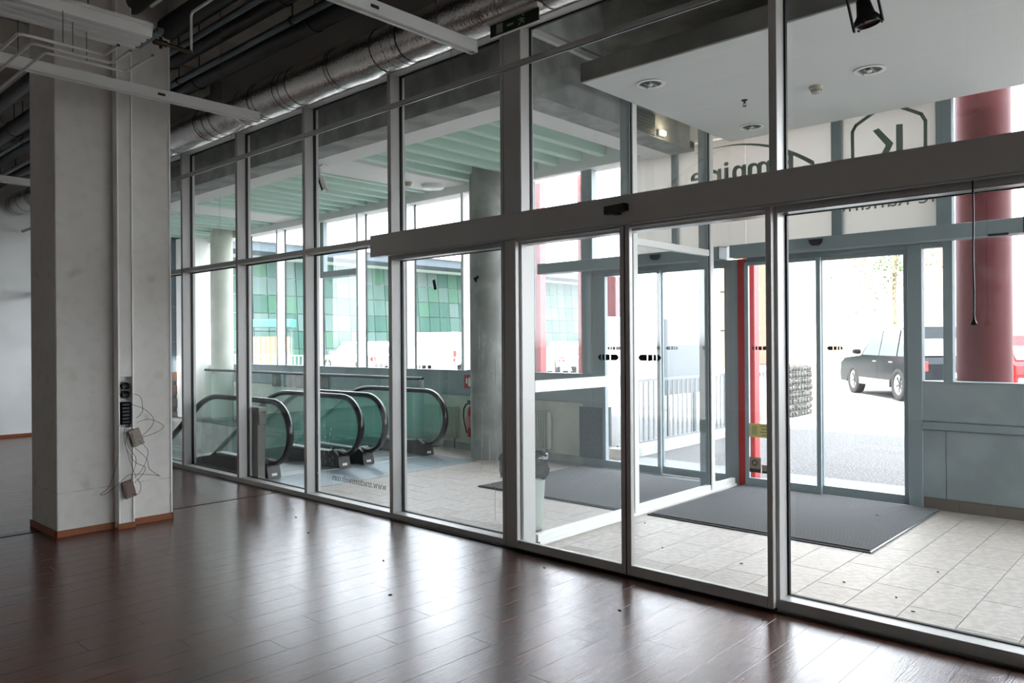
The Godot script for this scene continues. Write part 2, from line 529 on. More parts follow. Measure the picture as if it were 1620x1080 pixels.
func text(called: String, words: String, serif: bool, height: float, at: Vector3, m: Material, widen: float, label: String, category: String, parent: Node = self) -> MeshInstance3D:
	var f := SystemFont.new()
	f.font_names = PackedStringArray(["Droid Serif" if serif else "Droid Sans"])
	var tm := TextMesh.new()
	if called == "banner_letter": f.font_weight = 700
	tm.font = f
	tm.text = words
	tm.font_size = 48
	tm.pixel_size = height / 48.0
	tm.depth = 0.001
	tm.curve_step = 1.0
	var o := put(called, tm, m, parent)
	o.position = at
	o.rotation.y = PI
	o.scale.x = widen
	if parent == self: tag(o, label, category)
	return o

func arrow_sticker(x0: float, x1: float, y: float, z: float, parent: Node) -> void:   # dashed bar that swells towards the handle side and ends in points
	var m := mt("sticker_dark", Color(0.05, 0.05, 0.048), 0.5)
	var w := x1 - x0
	var h := 0.020
	var t := Transform3D(Basis.IDENTITY, Vector3(0, y, z))
	var poly := func(a: float, b: float, pl: bool, pr: bool) -> PackedVector2Array:
		var q := PackedVector2Array()
		var X0 := x0 + a * w
		var X1 := x0 + b * w
		var tip := 0.016 * signf(w)
		if pl: q.append_array([Vector2(X0 + tip, -h), Vector2(X0, -h * 0.3), Vector2(X0, h * 0.3), Vector2(X0 + tip, h)])
		else: q.append_array([Vector2(X0, -h), Vector2(X0, h)])
		if pr: q.append_array([Vector2(X1 - tip, h), Vector2(X1, h * 0.3), Vector2(X1, -h * 0.3), Vector2(X1 - tip, -h)])
		else: q.append_array([Vector2(X1, h), Vector2(X1, -h)])
		return q
	for k in [[0.0, 0.14, true, false], [0.21, 0.32, false, false], [0.38, 0.57, false, false], [0.63, 1.0, false, true]]:
		var s := MB.new()
		s.prism(poly.call(k[0], k[1], k[2], k[3]), t, 0, 0.0015)
		put("arrow_mark", s.mesh(), m, parent)

func leaf(d: Node, x0: float, x1: float, y0: float, y1: float, z: float, frame: Material, stile: float, rail: float, pane: Material, top := 0.05) -> Node3D:
	var p := pbox("leaf_glass", Vector3(x0 + stile * 0.6, y0 + rail * 0.6, z - 0.006), Vector3(x1 - stile * 0.6, y1 - top * 0.6, z + 0.006), pane, d)
	pbox("stile", Vector3(x0, y0, z - 0.02), Vector3(x0 + stile, y1, z + 0.02), frame, p, 0.003)
	pbox("stile", Vector3(x1 - stile, y0, z - 0.02), Vector3(x1, y1, z + 0.02), frame, p, 0.003)
	pbox("rail", Vector3(x0 + stile, y0, z - 0.02), Vector3(x1 - stile, y0 + rail, z + 0.02), frame, p, 0.003)
	pbox("rail", Vector3(x0 + stile, y1 - top, z - 0.02), Vector3(x1 - stile, y1, z + 0.02), frame, p, 0.003)
	return p

func sliding_door() -> void:
	var d := thing("door_1", "closed automatic sliding glass door between shop and entrance passage", "door", Vector3.ZERO, 0, "", "structure")
	var ad: Material = mats["aluminium"]
	var a := leaf(d, -4.03, -2.996, 0.018, 2.42, 0.028, ad, 0.036, 0.062, mats["pane"])
	var b := leaf(d, -2.987, -1.955, 0.018, 2.42, 0.028, ad, 0.036, 0.066, mats["pane"])
	pbox("rubber_edge", Vector3(-2.9965, 0.018, 0.012), Vector3(-2.9865, 2.42, 0.044), mats["gasket"], d)
	pbox("floor_guide", Vector3(-4.03, 0, 0.006), Vector3(-1.95, 0.014, 0.05), mats["black_plastic"], d)
	arrow_sticker(-3.223, -3.052, 1.49, 0.036, a)
	arrow_sticker(-2.716, -2.888, 1.49, 0.036, b)
	# drive housing above both leaves
	var h := pbox("drive_housing", Vector3(-5.76, 2.392, 0.075), Vector3(-0.2, 2.585, 0.095), ad, d, 0.004)
	pbox("housing_top", Vector3(-5.76, 2.565, 0.0), Vector3(-0.2, 2.585, 0.075), ad, h)
	pbox("housing_lip", Vector3(-5.76, 2.386, 0.05), Vector3(-0.2, 2.392, 0.094), mats["steel"], h)
	pbox("housing_lip", Vector3(-5.76, 2.392, 0.0), Vector3(-0.2, 2.40, 0.008), mats["steel"], h)
	pbox("housing_end", Vector3(-5.76, 2.392, 0), Vector3(-5.745, 2.585, 0.08), ad, h)
	# motion sensor
	var s := MB.new()
	var poly := PackedVector2Array([Vector2(-0.085, 0.028), Vector2(0.085, 0.034), Vector2(0.085, -0.012), Vector2(0.03, -0.02), Vector2(0.022, -0.034), Vector2(-0.02, -0.034), Vector2(-0.03, -0.022), Vector2(-0.085, -0.026)])
	s.prism(poly, Transform3D(Basis.IDENTITY, Vector3(-3.005, 2.487, 0.095)), 0, 0.05)
	put("motion_sensor", s.mesh(), mats["black_plastic"], d)
	# emergency pull cord
	var c := thing("pull_cord", "thin dark pull cord with bell shaped knob hanging below door housing", "cord", Vector3(-0.915, 1.688, 0.03))
	var ps := []
	for k in 13: ps.append(Vector3(0.0015 * sin(k * 0.9), 0.03 + (0.685) * k / 12.0, 0))
	ptube("cord", ps, 0.0045, mats["black_plastic"], c, 6)
	var lt := MB.new()
	lt.lathe([Vector2(0.0, -0.02), Vector2(0.017, -0.018), Vector2(0.013, -0.005), Vector2(0.007, 0.01), Vector2(0.006, 0.032), Vector2(0, 0.034)], Transform3D.IDENTITY, 12)
	put("knob", lt.mesh(), mats["black_plastic"], c)

# ------------------------------------------------------------------ passage
func passage_shell() -> void:
	var fl := thing("floor", "beige rectangular stone tile floor of the entrance passage", "floor", Vector3.ZERO, 0, "", "structure")
	pbox("screed", Vector3(-9.3, -0.4, -3.75), Vector3(3.4, -0.006, -0.16), mats["grout"], fl)
	pbox("screed", Vector3(-20, -0.4, -0.30), Vector3(-9.3, -0.006, -0.16), mats["grout"], fl)
	pbox("screed", Vector3(-20, -0.4, -3.75), Vector3(-9.3, -0.006, -2.95), mats["grout"], fl)
	var W := 0.3
	var L := 0.6
	var variants := []
	for k in 8:
		var s := MB.new()
		s.cbox(Vector3(-W / 2 + 0.002, -0.008, -L / 2 + 0.002), Vector3(W / 2 - 0.002, 0, L / 2 - 0.002), 0.0015)
		var off := Vector2(rng.randf(), rng.randf())
		for i in s.uv.size(): s.uv[i] += off
		var b := rng.randf_range(0.90, 1.06)
		variants.append(s.mesh(Color(b, b, b)))
	var offs := [0.0, -0.4, -0.44, 0.02, -0.38, -0.1, -0.33]
	for c in range(-25, 12):
		var x := -1.25 + c * W
		var o0: float = offs[posmod(c, 7)]
		for k in range(-1, 8):
			var z0 := -0.6 - k * L + o0 + L
			var z1 := z0 - L
			z0 = minf(z0, -0.166); z1 = maxf(z1, -3.6)
			if z0 - z1 < 0.02: continue
			if x < -7.42 and z0 > -2.88:
				if z1 > -2.88: continue
				z0 = -2.9
			var t := put("tile", variants[rng.randi() % 8], mats["tile"], fl)
			t.position = Vector3(x, 0, (z0 + z1) / 2)
			if z0 - z1 < L - 0.001: t.scale.z = (z0 - z1) / L
	# ceiling: concrete beams, ribbed field, lowered white soffit
	var ce := thing("ceiling", "passage ceiling of concrete beams and ribs colored with the green tint of the glass", "ceiling", Vector3.ZERO, 0, "", "structure")
	pbox("slab", Vector3(-20, 4.5, -3.9), Vector3(3.5, 4.9, -0.13), mats["concrete"], ce)
	pbox("beam", Vector3(-20, 3.8, -0.80), Vector3(-4.5, 4.5, -0.47), mats["concrete_light"], ce)
	pbox("beam", Vector3(-20, 3.8, -1.12), Vector3(-4.8, 4.5, -0.80), mats["white_paint"], ce)
	pbox("beam", Vector3(-4.8, 3.8, -3.6), Vector3(-4.5, 4.5, -0.80), mats["concrete_light"], ce)
	pbox("beam", Vector3(-5.1, 3.8, -3.6), Vector3(-4.8, 4.5, -1.12), mats["white_paint"], ce)
	pbox("deck", Vector3(-20, 4.08, -3.5), Vector3(-5.1, 4.5, -1.12), mt("deck_glass_tint", Color(0.84, 0.91, 0.875), 0.8), ce)  # green cast of the shopfront glass put into the deck color
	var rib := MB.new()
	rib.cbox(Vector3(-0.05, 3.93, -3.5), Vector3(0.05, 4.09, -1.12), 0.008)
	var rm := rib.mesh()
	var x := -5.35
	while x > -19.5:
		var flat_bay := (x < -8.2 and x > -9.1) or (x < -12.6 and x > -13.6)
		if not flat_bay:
			put("rib", rm, mt("rib_glass_tint", Color(0.79, 0.89, 0.84), 0.7), ce).position.x = x  # rib color carries the tint of the glass in front of it
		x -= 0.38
	pbox("flat_panel", Vector3(-9.05, 3.94, -3.5), Vector3(-8.25, 4.09, -1.12), mats["white_paint"], ce, 0.004)
	pbox("flat_panel", Vector3(-13.5, 3.94, -3.5), Vector3(-12.65, 4.09, -1.12), mats["white_paint"], ce, 0.004)
	var so := thing("ceiling", "smooth white lowered soffit above the entrance vestibule", "ceiling", Vector3.ZERO, 0, "", "structure")
	pbox("soffit", Vector3(-3.95, 3.77, -3.4), Vector3(3.2, 3.92, -0.75), mt("soffit_paint", Color(0.84, 0.845, 0.835), 0.75), so, 0.004)
	pbox("fascia", Vector3(-3.95, 3.775, -0.75), Vector3(3.2, 3.93, -0.73), mats["concrete"], so)
	# stub of concrete wall above the partition
	var st := thing("wall_stub", "concrete wall strip above the glass partition", "wall", Vector3.ZERO, 0, "", "structure")
	pbox("concrete", Vector3(-4.02, 4.07, -1.05), Vector3(-3.94, 4.5, -0.17), mats["concrete_light"], st)
	# far end and right end of the passage
	var e := thing("wall_end", "dark glazed shopfront at the far end of the escalator hall", "wall", Vector3.ZERO, 0, "", "structure")
	pbox("backing", Vector3(-17.4, -4, -3.9), Vector3(-17.1, 4.9, -0.1), mt("slate_panel", Color(0.36, 0.43, 0.48), 0.35), e)
	for k in 4: pbox("panel", Vector3(-17.1, 0.9 + k * 0.78, -3.5), Vector3(-17.08, 1.64 + k * 0.78, -0.3), mt("slate_glass", Color(0.30, 0.37, 0.42), 0.12), e, 0.004)
	for k in 5: pbox("shelf_board", Vector3(-17.1, -0.4 + k * 0.3, -3.5), Vector3(-17.03, -0.2 + k * 0.3, -0.3), mt("brown_board", Color(0.33, 0.25, 0.20), 0.6), e)
	pbox("light_tube", Vector3(-17.08, 1.25, -3.42), Vector3(-17.05, 2.0, -3.36), mt("tube_white", Color(0.93, 0.94, 0.94), 0.4), e)
	var r := thing("wall_passage_end", "unseen end wall of the entrance passage with glazing added for more daylight", "wall", Vector3.ZERO, 0, "", "structure")  # out of view; glazing added here to bring more light into the passage
	pbox("parapet", Vector3(3.2, -0.4, -3.8), Vector3(3.4, 0.5, -0.13), mats["grey_wall"], r)
	pbox("pane", Vector3(3.29, 0.5, -3.8), Vector3(3.298, 4.5, -0.13), mats["pane"], r)
	for z in [-3.8, -2.6, -1.4, -0.2]: pbox("mullion", Vector3(3.24, 0.5, z), Vector3(3.36, 4.5, z + 0.06), mats["frame_white"], r, 0.003)
	# shaft below the escalators
	var sh := thing("wall_shaft", "concrete sides of the escalator shaft below floor level", "wall", Vector3.ZERO, 0, "", "structure")
	pbox("side", Vector3(-20, -4, -0.34), Vector3(-9.25, -0.008, -0.30), mats["concrete_light"], sh)
	pbox("side", Vector3(-20, -4, -2.95), Vector3(-9.25, -0.008, -2.91), mats["concrete_light"], sh)
	pbox("bottom", Vector3(-20, -4.2, -3.75), Vector3(-9.0, -4, -0.16), mats["concrete_light"], sh)
	pbox("head_wall", Vector3(-9.3, -4, -2.95), Vector3(-9.2, -0.4, -0.3), mats["concrete_light"], sh)

func partition() -> void:
	var w := thing("wall_partition", "white framed glass partition across the entrance passage", "glazed wall", Vector3.ZERO, 0, "", "structure")
	var al: Material = mats["steel_white"]
	var X := -3.97
	pbox("bottom_rail", Vector3(X - 0.05, 0.0, -3.5), Vector3(X, 0.085, -0.17), al, w, 0.003)
	pbox("curb", Vector3(X - 0.06, 0.0, -3.5), Vector3(X + 0.02, 0.03, -0.17), al, w, 0.003)
	pbox("top_rail", Vector3(X - 0.05, 4.025, -3.5), Vector3(X, 4.07, -0.15), mats["aluminium"], w, 0.003)
	for z in [-1.5, -2.94]:
		pbox("post", Vector3(X - 0.12, 0.0, z - 0.055), Vector3(X - 0.012, 4.03, z), mats["frame_grey"], w, 0.003)
		pbox("gasket", Vector3(X - 0.012, 0.0, z - 0.05), Vector3(X - 0.004, 4.03, z - 0.01), mats["gasket"], w)
		pbox("post_cover", Vector3(X - 0.004, 0.0, z - 0.085), Vector3(X + 0.012, 4.03, z - 0.015), al, w, 0.003)
	pbox("transom", Vector3(X - 0.05, 2.49, -2.94), Vector3(X + 0.005, 2.555, -1.555), al, w, 0.003)
	pbox("pane", Vector3(X - 0.03, 0.085, -1.5), Vector3(X - 0.022, 4.03, -0.17), mats["pane_dusty"], w)
	pbox("pane", Vector3(X - 0.03, 0.085, -2.94), Vector3(X - 0.022, 2.49, -1.555), mats["pane"], w)
	pbox("pane", Vector3(X - 0.03, 2.555, -2.94), Vector3(X - 0.022, 4.03, -1.555), mats["pane"], w)
	pbox("pane", Vector3(X - 0.03, 0.085, -3.5), Vector3(X - 0.022, 4.03, -2.995), mats["pane"], w)
	var s := pbox("marking_strip", Vector3(X - 0.022, 1.203, -1.36), Vector3(X - 0.0205, 1.296, -0.17), mt("frosted_white", Color(0.88, 0.91, 0.91), 0.5), w)
	s.set_meta("label", "white frosted marking strip across the glass")

const OZ := -3.6
func win_bay(w: Node, x0: float, x1: float, y0: float, y1: float) -> void:
	pbox("pane", Vector3(x0, y0, OZ - 0.064), Vector3(x1, y1, OZ - 0.056), mats["pane"], w)
	var s := MB.new()
	s.box(Vector3(x0, y0, OZ - 0.07), Vector3(x0 + 0.012, y1, OZ - 0.045)); s.box(Vector3(x1 - 0.012, y0, OZ - 0.07), Vector3(x1, y1, OZ - 0.045))
	put("gasket", s.mesh(), mt("gasket_grey", Color(0.16, 0.18, 0.19), 0.6), w)

func outer_wall() -> void:
	var w := thing("wall_street", "grey parapet and white framed glazing towards the street", "wall", Vector3.ZERO, 0, "", "structure")
	var g: Material = mats["grey_wall"]
	# parapet left of the doors, in cladding panels
	pbox("parapet", Vector3(-20, -0.4, -3.78), Vector3(-5.97, 0.80, OZ), mats["cream_wall"], w)
	var px := -5.97
	while px > -19.5:
		pbox("cladding_panel", Vector3(px - 1.46, 0.81, -3.78), Vector3(px, 1.165, OZ + 0.012), g, w, 0.003)
		px -= 1.464
	pbox("window_ledge", Vector3(-20, 1.165, -3.70), Vector3(-5.97, 1.185, OZ + 0.03), mats["frame_grey"], w, 0.003)
	pbox("skirting", Vector3(-20, 0.0, OZ), Vector3(-5.97, 0.10, OZ + 0.012), mats["concrete_light"], w, 0.002)
	pbox("lintel", Vector3(-20, 3.82, -3.78), Vector3(-4.5, 4.5, -3.5), mats["white_paint"], w, 0.004)
	pbox("lintel", Vector3(-4.5, 3.9, -3.78), Vector3(3.3, 4.5, -3.5), mats["white_paint"], w)
	# glazing bays of the escalator hall
	var xs := []
	var x := -8.26
	while x > -20: 
		xs.append(x)
		x -= 1.3
	for q in xs:
		pbox("mullion", Vector3(q - 0.055, 1.185, OZ - 0.05), Vector3(q, 3.82, OZ + 0.12), mats["frame_white"], w, 0.003)
	xs.push_front(-7.02); xs.push_front(-5.97)
	pbox("mullion", Vector3(-7.07, 1.185, OZ - 0.05), Vector3(-7.02, 3.82, OZ + 0.10), mats["frame_white"], w, 0.003)
	for i in xs.size() - 1: win_bay(w, xs[i + 1], xs[i] - (0.055 if i > 0 else 0.17), 1.185, 3.82)
	# tilting sash in one bay
	var sash := pbox("sash_rail", Vector3(-12.11, 2.79, OZ - 0.04), Vector3(-10.92, 2.90, OZ + 0.05), mats["frame_grey"], w, 0.004)
	pbox("sash_stile", Vector3(-12.11, 2.90, OZ - 0.04), Vector3(-12.0, 3.80, OZ + 0.05), mats["frame_grey"], sash, 0.004)
	# steel frame around the left door
	for r in [[-6.14, -5.97, 0.0, 3.82], [-5.97, -5.80, 0.0, 2.45], [-4.10, -3.965, 0.0, 2.5], [-2.225, -2.10, 0.0, 2.5], [-1.92, -1.838, 1.2, 3.9]]:
		pbox("frame_post", Vector3(r[0], r[2], OZ - 0.08), Vector3(r[1], r[3], OZ + 0.02), mats["frame_grey"], w, 0.003)
	pbox("red_post", Vector3(-3.962, 0.0, OZ - 0.06), Vector3(-3.875, 2.5, OZ + 0.03), mats["red_paint"], w, 0.003)
	# transoms over the doors
	pbox("frame_rail", Vector3(-5.97, 2.45, OZ - 0.08), Vector3(-4.10, 2.66, OZ + 0.01), mats["frame_grey"], w, 0.003)
	pbox("frame_rail", Vector3(-3.875, 2.46, OZ - 0.08), Vector3(-1.92, 2.64, OZ + 0.01), mats["frame_grey"], w, 0.003)
	# vertical bars between the upper panes
	for r in [[-4.80, -4.72], [-2.935, -2.83], [-5.5, -5.45]]:
		pbox("frame_post", Vector3(r[0], 2.64, OZ - 0.06), Vector3(r[1], 3.9, OZ + 0.02), mats["frame_grey"], w, 0.003)
	pbox("frame_post", Vector3(-1.972, 2.64, OZ - 0.06), Vector3(-1.92, 3.9, OZ + 0.02), mats["frame_grey"], w, 0.003)
	# low wall right of the door
	pbox("low_wall", Vector3(-2.10, -0.4, -3.82), Vector3(3.3, 1.20, OZ), g, w)
	pbox("wall_panel", Vector3(-2.10, 0.11, OZ), Vector3(-1.905, 0.745, OZ + 0.01), g, w, 0.002)
	pbox("wall_panel", Vector3(-1.90, 0.11, OZ), Vector3(0.1, 0.745, OZ + 0.012), g, w, 0.002)
	pbox("wall_panel", Vector3(-2.10, 0.83, OZ), Vector3(-0.4, 1.19, OZ + 0.012), g, w, 0.002)
	pbox("wall_panel", Vector3(-0.39, 0.83, OZ), Vector3(3, 1.19, OZ + 0.012), g, w, 0.002)
	pbox("rail_ledge", Vector3(-2.10, 0.752, OZ), Vector3(3.2, 0.822, OZ + 0.035), mats["frame_grey"], w, 0.004)
	pbox("window_ledge", Vector3(-2.10, 1.19, -3.70), Vector3(3.2, 1.205, OZ + 0.02), mats["frame_grey"], w, 0.003)
	var sx := -2.10
	while sx < 2.0:
		pbox("skirting_tile", Vector3(sx + 0.002, 0, OZ), Vector3(sx + 0.298, 0.105, OZ + 0.014), mt("skirting_stone", Color(0.44, 0.40, 0.36), 0.5), w, 0.002)
		sx += 0.3
	# glass right of the door
	pbox("pane", Vector3(-2.10, 1.205, OZ - 0.05), Vector3(-1.92, 2.46, OZ - 0.042), mats["pane"], w)
	pbox("pane", Vector3(-1.838, 1.205, OZ - 0.05), Vector3(3.2, 3.9, OZ - 0.042), mats["pane_dusty"], w)
	# printed banner panels in the upper panes
	var ban := mt("banner", Color(0.82, 0.80, 0.775), 0.8)
	ban.backlight_enabled = true
	ban.backlight = Color(0.76, 0.755, 0.74)
	var ink := mt("banner_ink", Color(0.42, 0.48, 0.44), 0.8)
	var names := [[-5.45, -4.80], [-4.72, -3.885], [-3.88, -2.935], [-2.83, -1.972]]
	for i in 4:
		var r: Array = names[i]
		var b := pbox("printed_banner", Vector3(r[0], 2.66, OZ - 0.03), Vector3(r[1], 3.88, OZ - 0.02), ban)
		tag(b, ["cream banner panel with grey curved line above left outer door", "cream banner panel with last letters of grey word beside partition", "cream banner panel with large grey letters beneath a curved line", "cream banner panel with grey house shaped badge and letter"][i], "banner", "banners in the panes above the outer doors")
	var zt := OZ - 0.018
	# big word over two banners
	for l in [["E", -3.41, "capital E"], ["m", -3.72, "m"], ["p", -3.95, "p"], ["i", -4.11, "i"], ["r", -4.22, "r"], ["e", -4.48, "small e"]]:
		var o := text("banner_letter", l[0], false, 0.30, Vector3(l[1], 3.485, zt), ink, 1.15, "", "")
		o.set_meta("label", "bold grey letter %s printed on the cream banners" % l[2]); o.set_meta("category", "letter")
	var arc := MB.new()
	var up := PackedVector2Array()
	var dn := PackedVector2Array()
	for k in 17:
		var a := k / 16.0
		var xx := lerpf(-4.5, -3.12, a)
		var yy := 3.80 - 0.34 * pow(absf(a - 0.25) / 0.75, 2.2)
		var th := 0.004 + 0.05 * pow(a, 1.5)
		up.append(Vector2(xx, yy)); dn.append(Vector2(xx, yy - th))
	dn.reverse()
	up.append_array(dn)
	arc.prism(up, Transform3D(Basis.IDENTITY, Vector3(0, 0, zt)), 0, 0.001)
	tag(put("banner_swoosh", arc.mesh(), ink), "grey curved stroke above the large banner word", "marking")
	# badge: house outline round a K
	var bd := thing("banner_badge", "grey house shaped outline with letter K on cream banner", "emblem", Vector3(-2.40, 3.45, zt))
	var ring := [Vector2(-0.33, -0.32), Vector2(-0.335, 0.24), Vector2(-0.30, 0.30), Vector2(-0.06, 0.43), Vector2(0, 0.445), Vector2(0.06, 0.43), Vector2(0.30, 0.29), Vector2(0.335, 0.22), Vector2(0.33, -0.32)]
	for k in ring.size():
		var a: Vector2 = ring[k]
		var b: Vector2 = ring[(k + 1) % ring.size()]
		var dd := (b - a).normalized()
		var nn := Vector2(-dd.y, dd.x) * 0.016
		var s := MB.new()
		s.prism(PackedVector2Array([a - dd * 0.008 + nn, b + dd * 0.008 + nn, b + dd * 0.008 - nn, a - dd * 0.008 - nn]), Transform3D.IDENTITY, 0, 0.001)
		put("outline", s.mesh(), ink, bd)
	var kk := MB.new()
	kk.prism(PackedVector2Array([Vector2(0.075, 0.235), Vector2(0.135, 0.23), Vector2(0.135, -0.2), Vector2(0.075, -0.2)]), Transform3D.IDENTITY, 0, 0.001)
	kk.prism(PackedVector2Array([Vector2(0.05, 0.06), Vector2(-0.085, 0.23), Vector2(-0.14, 0.215), Vector2(-0.02, 0.05), Vector2(-0.14, -0.17), Vector2(-0.08, -0.2)]), Transform3D.IDENTITY, 0, 0.001)
	put("letter", kk.mesh(), ink, bd)
	var o2 := text("banner_words", "Die Kantine", false, 0.21, Vector3(-2.37, 2.965, zt), ink, 0.98, "thin grey words below the badge on cream banner", "lettering")
	o2.scale = Vector3(0.98, 0.98, 1)

func outer_door(called: String, x0: float, xm: float, x1: float, label: String, hx0: float, hx1: float, sensor: float) -> Node3D:
	var d := thing(called, label, "door", Vector3.ZERO, 0, "", "structure")
	var f: Material = mats["frame_grey"]
	var a := leaf(d, x0, xm, 0.008, 2.46, OZ + 0.03, f, 0.045, 0.09, mats["pane"], 0.04)
	var b := leaf(d, xm - 0.045, x1, 0.008, 2.46, OZ - 0.03, f, 0.045, 0.09, mats["pane"], 0.04)
	arrow_sticker(x0 + 0.08, x0 + 0.28, 1.515, OZ + 0.037, a)
	arrow_sticker(xm + 0.20, xm + 0.04, 1.515, OZ - 0.022, b)
	var h := pbox("drive_housing", Vector3(hx0, 2.507, OZ + 0.02), Vector3(hx1, 2.642, OZ + 0.2), f, d, 0.006)
	pbox("end_cap", Vector3(hx1 - 0.006, 2.505, OZ + 0.018), Vector3(hx1 + 0.006, 2.644, OZ + 0.202), mats["dark_steel"], h, 0.002)
	pbox("end_cap", Vector3(hx0 - 0.01, 2.505, OZ + 0.018), Vector3(hx0 + 0.002, 2.644, OZ + 0.202), f, h, 0.002)
	var s := MB.new()
	s.prism(PackedVector2Array([Vector2(-0.065, 0.02), Vector2(0.065, 0.02), Vector2(0.055, -0.02), Vector2(0.025, -0.042), Vector2(-0.025, -0.042), Vector2(-0.055, -0.02)]), Transform3D(Basis.IDENTITY, Vector3(sensor, 2.595, OZ + 0.2)), 0, 0.045)
	put("motion_sensor", s.mesh(), mats["black_plastic"], d)
	return d

func outer_doors() -> void:
	var r := outer_door("door_2", -3.875, -3.045, -2.225, "automatic sliding glass door to the street beside low grey wall", -3.96, -1.25, -3.02)
	pbox("slot", Vector3(-1.52, 2.50, OZ + 0.19), Vector3(-1.36, 2.52, OZ + 0.206), mats["black_plastic"], r, 0.004)
	outer_door("door_3", -5.80, -4.95, -4.10, "automatic sliding glass door to the street behind the glass partition", -6.74, -4.10, -4.9)
	pbox("floor_strip", Vector3(-6.7, 0.0, -3.56), Vector3(-4.03, 0.006, -3.44), mats["steel"], get_node("door_3"), 0.002)
	# notices stuck to the right door
	var yl := mt("notice_yellow", Color(0.78, 0.72, 0.45), 0.6)
	var gy := mt("notice_brown", Color(0.55, 0.48, 0.40), 0.6)
	var n1 := thing("door_notice", "pale yellow notice sheet on the lower glass of street door", "notice", Vector3(-3.69, 0.62, OZ + 0.037), 0, "notices on the street door")
	pbox("sheet", Vector3(-0.14, -0.075, 0), Vector3(0.15, 0.075, 0.0015), yl, n1)
	for k in 4: pbox("print_line", Vector3(-0.02 + 0.02 * (k % 2), 0.045 - k * 0.033, 0.0015), Vector3(0.13, 0.055 - k * 0.033, 0.002), mt("notice_ink", Color(0.45, 0.42, 0.3), 0.7), n1)
	pbox("print_mark", Vector3(-0.115, -0.05, 0.0015), Vector3(-0.05, 0.05, 0.002), mt("notice_olive", Color(0.62, 0.62, 0.36), 0.7), n1)
	var n2 := thing("door_notice", "brown square sticker with dark foot low on street door", "notice", Vector3(-3.77, 0.24, OZ + 0.037), 0, "notices on the street door")
	pbox("sheet", Vector3(-0.06, -0.08, 0), Vector3(0.07, 0.085, 0.0015), gy, n2)
	pbox("foot_band", Vector3(-0.06, -0.08, 0.0015), Vector3(0.07, -0.04, 0.002), mats["black_plastic"], n2)
	var ring := MB.new()
	ring.lathe([Vector2(0.022, 0), Vector2(0.034, 0), Vector2(0.034, 0.001), Vector2(0.022, 0.001)], Transform3D(Basis(Vector3.RIGHT, PI / 2), Vector3(0, 0.025, 0.0015)), 18)
	put("ring_mark", ring.mesh(), mats["dark_steel"], n2)
	var n3 := thing("door_notice", "tiny brown sticker beside the square one on street door", "notice", Vector3(-3.66, 0.205, OZ + 0.037), 0, "notices on the street door")
	pbox("sheet", Vector3(-0.03, -0.045, 0), Vector3(0.03, 0.045, 0.0015), gy, n3)
	pbox("foot_band", Vector3(-0.03, -0.045, 0.0015), Vector3(0.03, -0.02, 0.002), mats["black_plastic"], n3)

